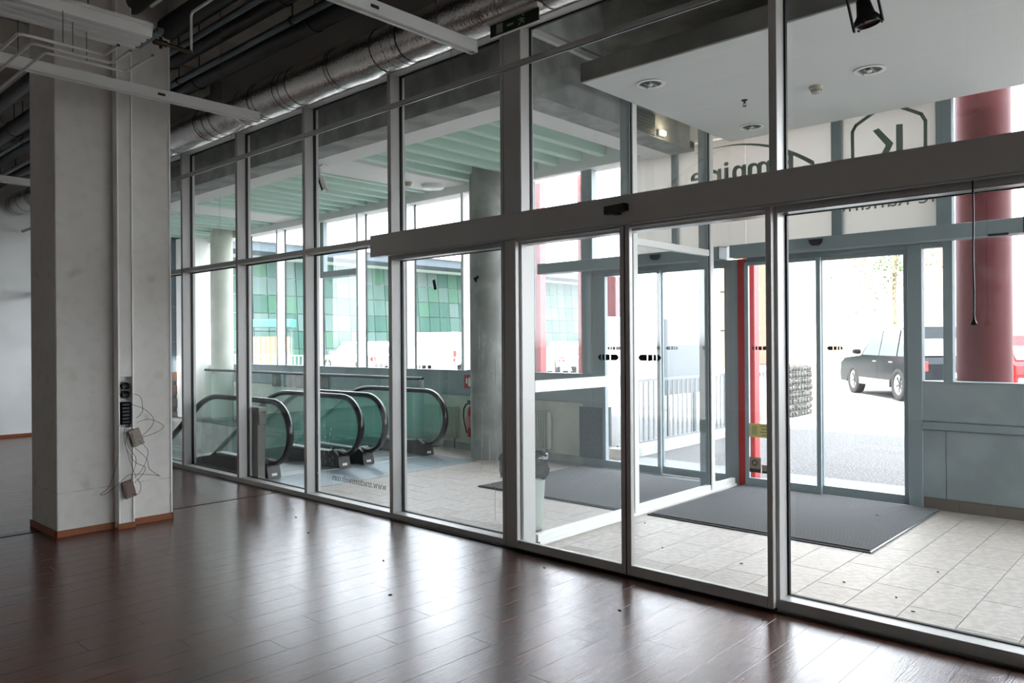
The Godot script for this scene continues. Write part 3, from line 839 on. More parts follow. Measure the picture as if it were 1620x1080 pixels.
# ------------------------------------------------------------------ pillar
func pillar() -> void:
	var p := thing("pillar", "square white painted concrete pillar with surface trunking", "pillar", Vector3(-7.45, 0, 1.81), 0, "", "structure")
	var o := Vector3(-7.45, 0, 1.81)
	var sh := MB.new()
	sh.cbox(Vector3(-7.78, 0, 1.336) - o, Vector3(-7.12, 4.9, 2.285) - o, 0.006)
	for i in sh.uv.size(): sh.uv[i] = Vector2((sh.v[i].z + o.z - 1.336) / 0.949 + sh.v[i].x, 1.0 - sh.v[i].y / 4.9) if absf(sh.n[i].x) < 0.5 else Vector2((sh.v[i].z + o.z - 1.336) / 0.949, 1.0 - sh.v[i].y / 4.9)
	put("shaft", sh.mesh(), mats["pillar_paint"], p)
	var bm: Material = mats["baseboard"]
	pbox("baseboard", Vector3(-7.12, 0, 1.322) - o, Vector3(-7.106, 0.058, 1.70) - o, bm, p, 0.003)
	pbox("baseboard", Vector3(-7.12, 0, 1.835) - o, Vector3(-7.106, 0.058, 2.30) - o, bm, p, 0.003)
	pbox("baseboard", Vector3(-7.035, 0, 1.69) - o, Vector3(-7.02, 0.05, 1.84) - o, bm, p, 0.003)
	pbox("baseboard", Vector3(-7.795, 0, 2.285) - o, Vector3(-7.106, 0.058, 2.30) - o, bm, p, 0.003)
	pbox("baseboard", Vector3(-7.78, 0, 1.322) - o, Vector3(-7.106, 0.058, 1.336) - o, bm, p, 0.003)
	pbox("corner_bead", Vector3(-7.128, 0.06, 1.330) - o, Vector3(-7.114, 4.9, 1.342) - o, mats["white_paint"], p)
	# surface trunking: two cheeks and a lid, open from 0.95 to 1.30 m
	var tr := pbox("trunking_lid", Vector3(-7.12, 1.32, 1.712) - o, Vector3(-7.033, 4.9, 1.825) - o, mats["plaster"], p, 0.004)
	pbox("trunking_back", Vector3(-7.12, 0.05, 1.712) - o, Vector3(-7.10, 1.32, 1.825) - o, mats["white_paint"], tr)
	pbox("trunking_cheek", Vector3(-7.12, 0.05, 1.818) - o, Vector3(-7.025, 4.9, 1.832) - o, mats["white_paint"], tr, 0.003)
	pbox("trunking_cheek", Vector3(-7.12, 0.05, 1.700) - o, Vector3(-7.025, 4.9, 1.714) - o, mats["white_paint"], tr, 0.003)
	pbox("trunking_lid", Vector3(-7.05, 0.05, 1.714) - o, Vector3(-7.033, 0.88, 1.818) - o, mats["plaster"], p, 0.003)
	for y in [1.24, 1.168]:
		var s := MB.new()
		s.lathe([Vector2(0, 0.030), Vector2(0.022, 0.030), Vector2(0.026, 0.046), Vector2(0.034, 0.046), Vector2(0.034, 0)], Transform3D(Basis(Vector3(0, 0, 1), -PI / 2), Vector3(-7.075, y, 1.763) - o), 18)
		put("socket", s.mesh(), mats["black_plastic"], tr).set_meta("label", "round black wall socket in the trunking")
	# open bay with terminal block
	var bay := pbox("terminal_block", Vector3(-7.10, 0.905, 1.722) - o, Vector3(-7.037, 1.10, 1.808) - o, mt("dark_blue", Color(0.025, 0.04, 0.06), 0.7, 0.0, 0.2), tr, 0.004)
	for k in 6: pbox("terminal", Vector3(-7.037, 0.92 + k * 0.03, 1.735) - o, Vector3(-7.03, 0.935 + k * 0.03, 1.795) - o, mats["dark_steel"], bay)
	# stains
	# loose parts hanging out of the trunking
	var pl := mt("switch_beige", Color(0.55, 0.50, 0.45), 0.45)
	for q in [[0.79, 1.690, 0.16, "small beige twin switch plate dangling from wires on pillar", 0.35], [0.345, 1.755, -0.2, "brownish blank cover plate dangling lowest on the pillar wires", 0.25]]:
		var sp := thing("switch_plate", q[3], "switch plate", Vector3(-7.005, q[0], q[1]), 0, "switch plates hanging on wires")
		var b := Basis(Vector3(1, 0, 0), q[4])
		var s := MB.new()
		s.obox(Transform3D(b, Vector3.ZERO), Vector3(0.012, 0.075, 0.045))
		put("plate", s.mesh(), pl if q[0] > 0.5 else mt("plate_brown", Color(0.45, 0.36, 0.32), 0.5), sp)
		for k in (2 if q[0] > 0.5 else 1):
			var s2 := MB.new()
			s2.obox(Transform3D(b, b * Vector3(0.014, (0.028 - k * 0.056) if q[0] > 0.5 else 0.0, 0)), Vector3(0.004, 0.024 if q[0] > 0.5 else 0.05, 0.03))
			put("rocker", s2.mesh(), pl if q[0] > 0.5 else mt("plate_brown", Color(0.45, 0.36, 0.32), 0.5), sp)
	var wires := thing("wire_bundle", "tangle of thin dark wires hanging from open trunking on pillar", "wires", Vector3(-7.005, 0.0, 1.76))
	var WP := [
		[[1.17, -0.05], [1.14, -0.10], [1.02, -0.11], [0.96, -0.07]],
		[[1.08, -0.03], [1.03, -0.14], [0.95, -0.20], [0.88, -0.20], [0.80, -0.12]],
		[[0.92, -0.06], [0.94, -0.18], [0.87, -0.30], [0.82, -0.22], [0.78, -0.09]],
		[[0.91, 0.03], [0.80, 0.035], [0.62, 0.0], [0.45, -0.05]],
		[[0.90, 0.02], [0.72, 0.02], [0.58, -0.05], [0.52, -0.13], [0.42, -0.08], [0.38, 0.0]],
		[[0.91, 0.0], [0.75, 0.01], [0.60, -0.06], [0.48, -0.02], [0.40, -0.01]],
		[[0.91, 0.06], [0.88, 0.08], [0.60, 0.10], [0.40, 0.17], [0.335, 0.23], [0.345, 0.17], [0.44, 0.06], [0.47, -0.02], [0.45, -0.18], [0.43, -0.26]],
		[[0.76, -0.08], [0.68, -0.15], [0.60, -0.16], [0.50, -0.10], [0.44, -0.04]],
		[[0.70, -0.05], [0.60, -0.14], [0.50, -0.18], [0.43, -0.26]],
		[[0.43, -0.07], [0.36, -0.10], [0.30, -0.07], [0.30, -0.02]],
	]
	for q in WP:
		var c := Curve3D.new()
		for i in q.size():
			var pt := Vector3(0.02 + 0.02 * sin(i * 2.1 + q[0][0] * 9.0), q[i][0], q[i][1])
			var tan := Vector3.ZERO
			if i > 0 and i < q.size() - 1: tan = Vector3(0, q[i + 1][0] - q[i - 1][0], q[i + 1][1] - q[i - 1][1]) / 6.0
			c.add_point(pt, -tan, tan)
		c.bake_interval = 0.02
		var ps := []
		for v in c.get_baked_points(): ps.append(v)
		ptube("wire", ps, 0.0022, mats["black_plastic"], wires, 5)

# ------------------------------------------------------------------ ceiling services
func ceiling_services() -> void:
	# foil wrapped duct along the shopfront
	var d := thing("foil_duct", "silver foil wrapped ventilation duct along the top of the shopfront", "duct", Vector3(0, 4.05, 0.38))
	var R := 0.178
	var x := -15.5
	while x < 5.9:
		var L := rng.randf_range(0.75, 1.15)
		var x1 := minf(x + L, 5.98)
		var s := MB.new()
		var path := []
		var m := 9
		var prof := []
		for k in m + 1:
			var r := R + rng.randf_range(-0.006, 0.006)
			prof.append(Vector2(r, x + (x1 - x) * k / m))
		s.lathe(prof, Transform3D(Basis(Vector3(0, 0, 1), -PI / 2), Vector3.ZERO), 28)
		put("duct_section", s.mesh(), mats["foil"], d)
		for k in rng.randi_range(2, 4):
			var bx := x + rng.randf() * (x1 - x)
			var s2 := MB.new()
			var w := rng.randf_range(0.003, 0.005)
			s2.lathe([Vector2(R, bx), Vector2(R + 0.004, bx), Vector2(R + 0.004, bx + w), Vector2(R, bx + w)], Transform3D(Basis(Vector3(0, 0, 1), -PI / 2), Vector3.ZERO), 24)
			put("binding_wire", s2.mesh(), mats["dark_steel"], d)
		x = x1
	# pipes beside the duct
	var pipes := [[4.30, 0.78, 0.085, "black_pipe", "thick black insulated pipe nearest the foil duct"], [4.42, 1.06, 0.075, "black_pipe", "black insulated pipe second from the foil duct"],
		[4.24, 0.99, 0.03, "zinc", "slim galvanised pipe between the black pipes"], [4.50, 1.34, 0.10, "black_pipe", "thickest black pipe high under the slab"], [4.36, 1.24, 0.028, "zinc", "slim galvanised conduit beside the thickest black pipe"],
		[4.62, 1.66, 0.085, "black_pipe", "black pipe farthest from the foil duct"]]
	for q in pipes:
		var p := thing("ceiling_pipe", q[4], "pipe", Vector3(0, q[0], q[1]), 0, "pipes beside the foil duct")
		ptube("run", [Vector3(-15.5, 0, 0), Vector3(5.9, 0, 0)], q[2], mats[q[3]], p, 16)
		for k in 9:
			var bx := -14.0 + k * 2.1
			var s := MB.new()
			s.lathe([Vector2(q[2], bx), Vector2(q[2] + 0.008, bx), Vector2(q[2] + 0.008, bx + 0.03), Vector2(q[2], bx + 0.03)], Transform3D(Basis(Vector3(0, 0, 1), -PI / 2), Vector3.ZERO), 16)
			put("clamp", s.mesh(), mats["dark_steel"], p)
			ptube("hanger_rod", [Vector3(bx + 0.015, q[2], 0), Vector3(bx + 0.015, 4.9 - q[0], 0)], 0.006, mats["zinc"], p, 6)
	# lighting tracks hung across the room
	for q in [[-6.45, 0.82, 7.0, "white suspended lighting track crossing in front of the pillar"], [-3.84, 0.63, 6.0, "white suspended lighting track ending below the foil duct"], [-11.1, 0.9, 7.0, "white lighting track behind the pillar near the end wall"]]:
		var t := thing("light_track", q[3], "track", Vector3(q[0], 3.62, q[1]), 0, "suspended lighting tracks")
		var L: float = q[2]
		pbox("channel", Vector3(-0.03, 0.012, 0), Vector3(0.03, 0.085, L), mats["steel_white"], t, 0.003)
		pbox("flange", Vector3(-0.036, 0.0, 0), Vector3(-0.018, 0.012, L), mats["steel_white"], t, 0.002)
		pbox("flange", Vector3(0.018, 0.0, 0), Vector3(0.036, 0.012, L), mats["steel_white"], t, 0.002)
		pbox("end_cap", Vector3(-0.034, -0.002, -0.006), Vector3(0.034, 0.088, 0.002), mats["steel_white"], t, 0.002)
		for z in [0.35, 1.9, 3.5, 5.1]:
			ptube("hanger", [Vector3(0, 0.085, z), Vector3(0, 1.28, z)], 0.003, mats["zinc"], t, 6)
			pbox("joint", Vector3(0.03, 0.03, z + 0.5), Vector3(0.034, 0.05, z + 0.56), mats["dark_steel"], t)
	# ribbed radiant panel
	var rp := thing("radiant_panel", "ribbed white radiant heating panel hung from the slab", "heating panel", Vector3(-5.55, 3.75, 2.2))
	for k in 4:
		var s := MB.new()
		s.prism(PackedVector2Array([Vector2(-0.046, 0), Vector2(-0.030, -0.045), Vector2(0.022, -0.045), Vector2(0.034, 0), Vector2(0.034, 0.02), Vector2(-0.046, 0.02)]), Transform3D(Basis.IDENTITY, Vector3(-0.142 + k * 0.095, 0, 0)), 0, 5.0)
		put("rib", s.mesh(), mats["steel_white"], rp)
	pbox("back_sheet", Vector3(-0.19, 0.02, 0), Vector3(0.19, 0.045, 5.0), mats["steel_white"], rp, 0.003)
	for z in [0.4, 2.2]:
		ptube("hanger", [Vector3(-0.15, 0.045, z), Vector3(-0.15, 1.15, z)], 0.004, mats["zinc"], rp, 6)
		ptube("hanger", [Vector3(0.15, 0.045, z), Vector3(0.15, 1.15, z)], 0.004, mats["zinc"], rp, 6)
	pbox("header_pipe", Vector3(-0.20, -0.015, -0.07), Vector3(0.20, 0.03, -0.02), mats["zinc"], rp, 0.01)
	var vl := MB.new()
	vl.cyl(Vector3(0.02, -0.01, -0.07), Vector3(0.02, -0.01, -0.16), 0.022, 10); vl.cyl(Vector3(0.02, -0.05, -0.12), Vector3(0.02, 0.03, -0.12), 0.012, 8); vl.cyl(Vector3(0.02, -0.01, -0.16), Vector3(0.02, -0.02, -0.34), 0.016, 8)
	put("valve", vl.mesh(), mt("brass_dark", Color(0.25, 0.19, 0.12), 0.5, 0.5), rp)
	# thin white supply pipes
	var WPX := [
		[[Vector3(-5.53, 3.73, 1.86), Vector3(-5.53, 4.02, 1.86), Vector3(5.0, 4.02, 1.86)], "thin white supply pipe with a drop bend at the radiant panel"],
		[[Vector3(-5.35, 3.9, 2.22), Vector3(5.0, 3.9, 2.22)], "thin white supply pipe running level from the radiant panel"],
		[[Vector3(-8.5, 3.5, 3.0), Vector3(-5.38, 3.5, 3.0), Vector3(-5.38, 3.5, 2.51), Vector3(-5.14, 3.5, 2.51)], "uppermost thin white pipe bent square in front of pillar"],
		[[Vector3(-8.5, 3.5, 2.90), Vector3(-5.50, 3.5, 2.90), Vector3(-5.50, 3.5, 2.42), Vector3(-5.18, 3.5, 2.42)], "middle thin white pipe bent square in front of pillar"],
		[[Vector3(-8.5, 3.5, 2.79), Vector3(-5.61, 3.5, 2.79), Vector3(-5.61, 3.5, 2.29), Vector3(-5.16, 3.5, 2.29)], "lowest thin white pipe bent square in front of pillar"]]
	for q in WPX:
		var p := thing("supply_pipe", q[1], "pipe", Vector3.ZERO, 0, "thin white supply pipes")
		var pts: Array = q[0]
		var ps := [pts[0]]
		for i in range(1, pts.size() - 1):
			var a: Vector3 = (pts[i - 1] - pts[i]).normalized() * 0.04
			var b: Vector3 = (pts[i + 1] - pts[i]).normalized() * 0.04
			for k in 5:
				var u := k / 4.0
				ps.append(pts[i] + a * (1 - u) * (1 - u) + b * u * u)
		ps.append(pts[-1])
		ptube("run", ps, 0.0095, mats["steel_white"], p, 8)
		var hx: Vector3 = pts[1].lerp(pts[mini(2, pts.size() - 1)], 0.5)
		if hx.y < 3.6: ptube("hanger", [hx, Vector3(hx.x, 3.715, hx.z)], 0.003, mats["zinc"], p, 5)
	# curtain rail along the shopfront
	var cr := thing("curtain_rail", "thin metal curtain rail hung along the inside of the shopfront", "rail", Vector3(0, 3.59, 0.3))
	pbox("rail", Vector3(-15.5, 0, -0.012), Vector3(5.9, 0.034, 0.012), mats["aluminium"], cr, 0.003)
	pbox("lower_edge", Vector3(-15.5, -0.008, -0.012), Vector3(5.9, 0.0, -0.003), mats["steel"], cr)
	for k in 12:
		ptube("wire", [Vector3(-14.9 + k * 1.75, 0.03, 0), Vector3(-14.9 + k * 1.75, 0.28, 0.03)], 0.0018, mats["zinc"], cr, 5)
	# exit sign under the duct
	var es := thing("exit_sign", "green emergency exit sign with running figure under the duct", "sign", Vector3(-3.485, 3.75, 0.60))
	pbox("housing", Vector3(-0.23, 0.03, -0.03), Vector3(0.23, 0.06, 0.03), mats["steel_white"], es, 0.004)
	pbox("plate", Vector3(-0.22, -0.055, -0.006), Vector3(0.22, 0.03, 0.006), mt("exit_green", Color(0.02, 0.17, 0.10), 0.35), es, 0.002)
	for x5 in [-0.18, 0.18]: ptube("hanger", [Vector3(x5, 0.06, 0), Vector3(x5, 1.15, 0)], 0.003, mats["zinc"], es, 6)
	pbox("lower_edge", Vector3(-0.22, -0.062, -0.007), Vector3(0.22, -0.055, 0.007), mats["white_paint"], es)
	var wm: Material = mt("sign_white", Color(0.62, 0.66, 0.60), 0.5)
	var fig := MB.new()
	var FT := Transform3D(Basis.IDENTITY, Vector3(0.07, -0.012, 0.006))
	fig.lathe([Vector2(0, 0), Vector2(0.009, 0), Vector2(0.009, 0.001), Vector2(0, 0.001)], Transform3D(Basis(Vector3.RIGHT, PI / 2), Vector3(0.085, 0.02, 0.006)), 12)
	for l in [[-0.01, 0.015, 0.012, -0.008, 0.010], [0.01, -0.005, 0.025, -0.022, 0.008], [0.0, -0.005, -0.025, -0.028, 0.008], [-0.005, 0.012, -0.03, 0.004, 0.006], [0.005, 0.012, 0.03, 0.0, 0.006]]:
		var a := Vector2(l[0], l[1])
		var b := Vector2(l[2], l[3])
		var nn := Vector2(-(b - a).normalized().y, (b - a).normalized().x) * float(l[4]) * 0.6
		fig.prism(PackedVector2Array([a + nn, b + nn, b - nn, a - nn]), FT, 0, 0.0012)
	put("running_figure", fig.mesh(), wm, es)
	pbox("door_symbol", Vector3(-0.16, -0.045, 0.006), Vector3(-0.10, 0.02, 0.0072), wm, es)
	pbox("arrow_symbol", Vector3(-0.06, -0.02, 0.006), Vector3(0.0, -0.005, 0.0072), wm, es)
	# black spotlight hung in front of the soffit
	var sp := thing("spotlight", "black can spotlight on a bracket in front of white soffit", "spotlight", Vector3(-1.165, 3.03, 0.8))
	sp.scale = Vector3.ONE * 0.62
	var tb := Transform3D(Basis(Vector3(0, 0, 1), 0.16) * Basis(Vector3(1, 0, 0), 0.12), Vector3.ZERO)
	var can := MB.new()
	can.lathe([Vector2(0.0, 0.15), Vector2(0.045, 0.15), Vector2(0.055, 0.08), Vector2(0.062, 0.04), Vector2(0.092, 0.0), Vector2(0.092, -0.035), Vector2(0.084, -0.035), Vector2(0.08, -0.005), Vector2(0.0, 0.02)], tb, 28)
	put("can", can.mesh(), mats["black_plastic"], sp)
	var ln := MB.new()
	ln.lathe([Vector2(0.0, -0.012), Vector2(0.05, -0.014), Vector2(0.079, -0.02)], tb, 24)
	put("reflector", ln.mesh(), mt("copper_dark", Color(0.30, 0.16, 0.10), 0.3, 0.8), sp)
	for s in [-1, 1]:
		var br := MB.new()
		br.obox(tb * Transform3D(Basis.IDENTITY, Vector3(s * 0.1, 0.09, 0)), Vector3(0.006, 0.14, 0.016))
		put("bracket", br.mesh(), mats["black_plastic"], sp)
	for k in 3:
		var cl := MB.new()
		cl.obox(tb * Transform3D(Basis(Vector3.UP, k * TAU / 3), Vector3.ZERO) * Transform3D(Basis.IDENTITY, Vector3(0, -0.03, 0.094)), Vector3(0.008, 0.016, 0.005))
		put("clip", cl.mesh(), mats["black_plastic"], sp)
	pbox("gear_box", Vector3(-0.08, 0.16, -0.06), Vector3(0.08, 0.30, 0.06), mats["black_plastic"], sp, 0.01)
	ptube("stem", [Vector3(0, 0.3, 0), Vector3(0, 3.01, 0)], 0.012, mats["black_plastic"], sp, 8)
	# small black spotlights on the rail beyond the pillar
	for q in [[-10.02, 3.48, "small silver and black spotlight high beside the pillar edge"], [-9.9, 3.12, "small black spotlight low beside the pillar edge"]]:
		var s2 := thing("spotlight", q[2], "spotlight", Vector3(q[0], q[1], 0.3), 0, "small spotlights by the pillar")
		var t2 := Transform3D(Basis(Vector3(0, 0, 1), 0.35), Vector3.ZERO)
		var c2 := MB.new()
		c2.lathe([Vector2(0, 0.1), Vector2(0.028, 0.1), Vector2(0.032, 0.0), Vector2(0.042, -0.06), Vector2(0.036, -0.06), Vector2(0.0, -0.03)], t2, 16)
		put("can", c2.mesh(), mats["steel_white"] if q[1] > 3.3 else mats["black_plastic"], s2)
		pbox("mount", Vector3(-0.012, 0.06, -0.012), Vector3(0.012, 3.59 - q[1], 0.012), mats["black_plastic"], s2)

# ------------------------------------------------------------------ escalators
func handrail_path(z: float) -> Array:
	var ps := []
	# underside return, newel curve, level run, bend, descent
	ps.append(Vector3(-8.52, 0.195, z))
	var c := Vector2(-8.36, 0.545)
	for k in 15:
		var a := lerpf(-PI * 0.42, PI * 0.5, k / 14.0)
		ps.append(Vector3(c.x + 0.405 * cos(a), c.y + 0.37 * sin(a), z))
	ps.append(Vector3(-9.0, 0.915, z))
	ps.append(Vector3(-9.62, 0.915, z))
	for k in 7:
		var a := deg_to_rad(30.0 * (k + 1) / 7.0)
		ps.append(Vector3(-9.65 - 1.3 * sin(a), 0.915 - 1.3 * (1 - cos(a)), z))
	var e: Vector3 = ps[-1]
	ps.append(e + Vector3(-6.6 * cos(deg_to_rad(30)), -6.6 * sin(deg_to_rad(30)), 0))
	return ps

func escalators() -> void:
	for q in [[-0.40, -1.40, "escalator nearest the shopfront with black handrails and green glass sides"], [-1.78, -2.83, "escalator beside the parapet with black handrails and green glass sides"]]:
		var e := thing("escalator", q[2], "escalator", Vector3(-8.4, 0, (q[0] + q[1]) / 2), 0, "escalators going down")
		var O := Vector3(-8.4, 0, (q[0] + q[1]) / 2)
		for z in [q[0], q[1]]:
			var sgn := 1.0 if z == q[0] else -1.0
			var hp := handrail_path(z)
			var ps := []
			for p in hp: ps.append(p - O)
			var hr := MB.new()
			hr.tube(ps, 0.045, 14, true, 0.75)
			put("handrail", hr.mesh(), mats["rubber"], e)
			# glass side panel below the rail
			var poly := PackedVector2Array()
			for p in hp: 
				var c := Vector2(p.x, p.y)
				poly.append(c)
			var end: Vector3 = hp[-1]
			poly.append(Vector2(end.x, end.y - 0.72))
			poly.append(Vector2(-10.3, 0.10))
			poly.append(Vector2(-9.65, 0.20))
			var g := MB.new()
			g.prism(poly, Transform3D(Basis.IDENTITY, Vector3(0, 0, z) - O), -0.006, 0.006)
			put("glass_side", g.mesh(), mats["green_glass"], e)
			# inclined skirt and sloping deck at the foot of the newel
			var sk := MB.new()
			sk.prism(PackedVector2Array([Vector2(-8.36, 0.0), Vector2(-8.42, 0.15), Vector2(-8.52, 0.205), Vector2(-9.1, 0.17), Vector2(-9.65, 0.17), Vector2(-10.3, 0.06), Vector2(end.x, end.y - 0.70), Vector2(end.x, end.y - 1.25), Vector2(-10.2, -0.35), Vector2(-9.3, -0.05), Vector2(-9.2, 0.0)]), Transform3D(Basis.IDENTITY, Vector3(0, 0, z) - O), -0.07, 0.07)
			put("skirt", sk.mesh(), mats["dark_steel"], e)
			pbox("deck_strip", Vector3(-9.65, 0.17, z - 0.06) - O, Vector3(-8.62, 0.20, z + 0.06) - O, mats["steel"], e, 0.006)
			var nb := MB.new()
			nb.prism(PackedVector2Array([Vector2(-8.30, 0.005), Vector2(-8.34, 0.17), Vector2(-8.46, 0.23), Vector2(-8.56, 0.19), Vector2(-8.5, 0.005)]), Transform3D(Basis.IDENTITY, Vector3(0, 0, z) - O), -0.085, 0.085)
			put("newel_foot", nb.mesh(), mats["black_plastic"], e)
			pbox("inlet_plate", Vector3(-8.33, 0.03, z - 0.035) - O, Vector3(-8.304, 0.06, z + 0.035) - O, mats["steel_white"], e, 0.003)
		# landing plates and steps
		var zi: float = q[0] - 0.08
		var zo: float = q[1] + 0.08
		for k in 3:
			pbox("comb_plate", Vector3(-8.62 - k * 0.31, -0.02, zi) - O, Vector3(-8.32 - k * 0.31, 0.006, zo) - O, mats["steel"], e, 0.002)
		for k in 14:
			var sx := -9.25 - k * 0.4
			var sy := -maxf(0.0, (k - 1) * 0.231)
			var st := pbox("step", Vector3(sx - 0.4, sy - 0.25, zi) - O, Vector3(sx - 0.005, sy, zo) - O, mats["dark_steel"], e, 0.004)
	# grey metal landing floor in front of both
	var lp := thing("landing_plate", "blue grey metal floor plates at the escalator landing", "floor plate", Vector3(-8.4, 0, -1.5), 0, "", "structure")
	for k in 2:
		for j in 4:
			pbox("plate", Vector3(0.98 - 0.53 * k - 0.528, -0.008, 1.33 - j * 0.68 - 0.676), Vector3(0.98 - 0.53 * k, 0.0, 1.33 - j * 0.68), mt("plate_grey", Color(0.55, 0.60, 0.62), 0.38, 0.3), lp, 0.002)
	# pedestal and guardrail
	var pd := thing("control_pedestal", "grey metal control pedestal beside the nearest escalator newel", "pedestal", Vector3(-8.42, 0, -0.22))
	pbox("body", Vector3(-0.17, 0, -0.05), Vector3(0.13, 0.80, 0.045), mt("pedestal_grey", Color(0.43, 0.42, 0.39), 0.5), pd, 0.006)
	pbox("cap", Vector3(-0.17, 0.80, -0.055), Vector3(0.17, 0.86, 0.05), mt("pedestal_grey", Color(0.43, 0.42, 0.39), 0.5), pd, 0.006)
	pbox("flap", Vector3(0.13, 0.66, -0.045), Vector3(0.165, 0.80, 0.04), mt("pedestal_grey", Color(0.43, 0.42, 0.39), 0.5), pd, 0.004)
	var gr := thing("guardrail", "green glass guardrail with steel top rail behind the escalators", "guardrail", Vector3(-8.63, 0, -2.97))
	ptube("top_rail", [Vector3(-6.8, 1.075, 0), Vector3(0.03, 1.075, 0)], 0.024, mats["zinc"], gr, 12)
	pbox("post", Vector3(-0.02, 0, -0.03), Vector3(0.03, 1.06, 0.03), mats["steel"], gr, 0.004)
	for k in 6:
		pbox("glass_panel", Vector3(-0.03 - k * 1.13 - 1.11, 0.06, -0.006), Vector3(-0.03 - k * 1.13, 1.055, 0.006), mats["green_glass"], gr)
	pbox("foot_rail", Vector3(-6.8, 0, -0.025), Vector3(-0.02, 0.07, 0.025), mats["steel"], gr, 0.004)

# ------------------------------------------------------------------ things in the passage
func radiator(x0: float, x1: float, y0: float, y1: float, label: String) -> void:
	var r := thing("radiator", label, "radiator", Vector3((x0 + x1) / 2, 0, OZ), 0, "radiators under the street windows")
	var h := (x1 - x0) / 2
	var m := mt("radiator_cream", Color(0.70, 0.72, 0.66), 0.45)
	pbox("back_plate", Vector3(-h, y0 + 0.02, 0.03), Vector3(h, y1 - 0.02, 0.05), m, r, 0.004)
	var n := int((x1 - x0) / 0.04)
	for k in n:
		var x := -h + (k + 0.5) * (2 * h / n)
		pbox("fin", Vector3(x - 0.013, y0 + 0.015, 0.05), Vector3(x + 0.013, y1 - 0.015, 0.085), m, r, 0.008)
	pbox("side_cover", Vector3(h, y0, 0.015), Vector3(h + 0.006, y1, 0.095), m, r)
	pbox("side_cover", Vector3(-h - 0.006, y0, 0.015), Vector3(-h, y1, 0.095), m, r)
	pbox("top_grille", Vector3(-h, y1 - 0.015, 0.02), Vector3(h, y1, 0.09), m, r, 0.003)
	ptube("supply_pipe", [Vector3(h - 0.05, y0, 0.05), Vector3(h - 0.05, 0.0, 0.05)], 0.009, mats["zinc"], r, 8)

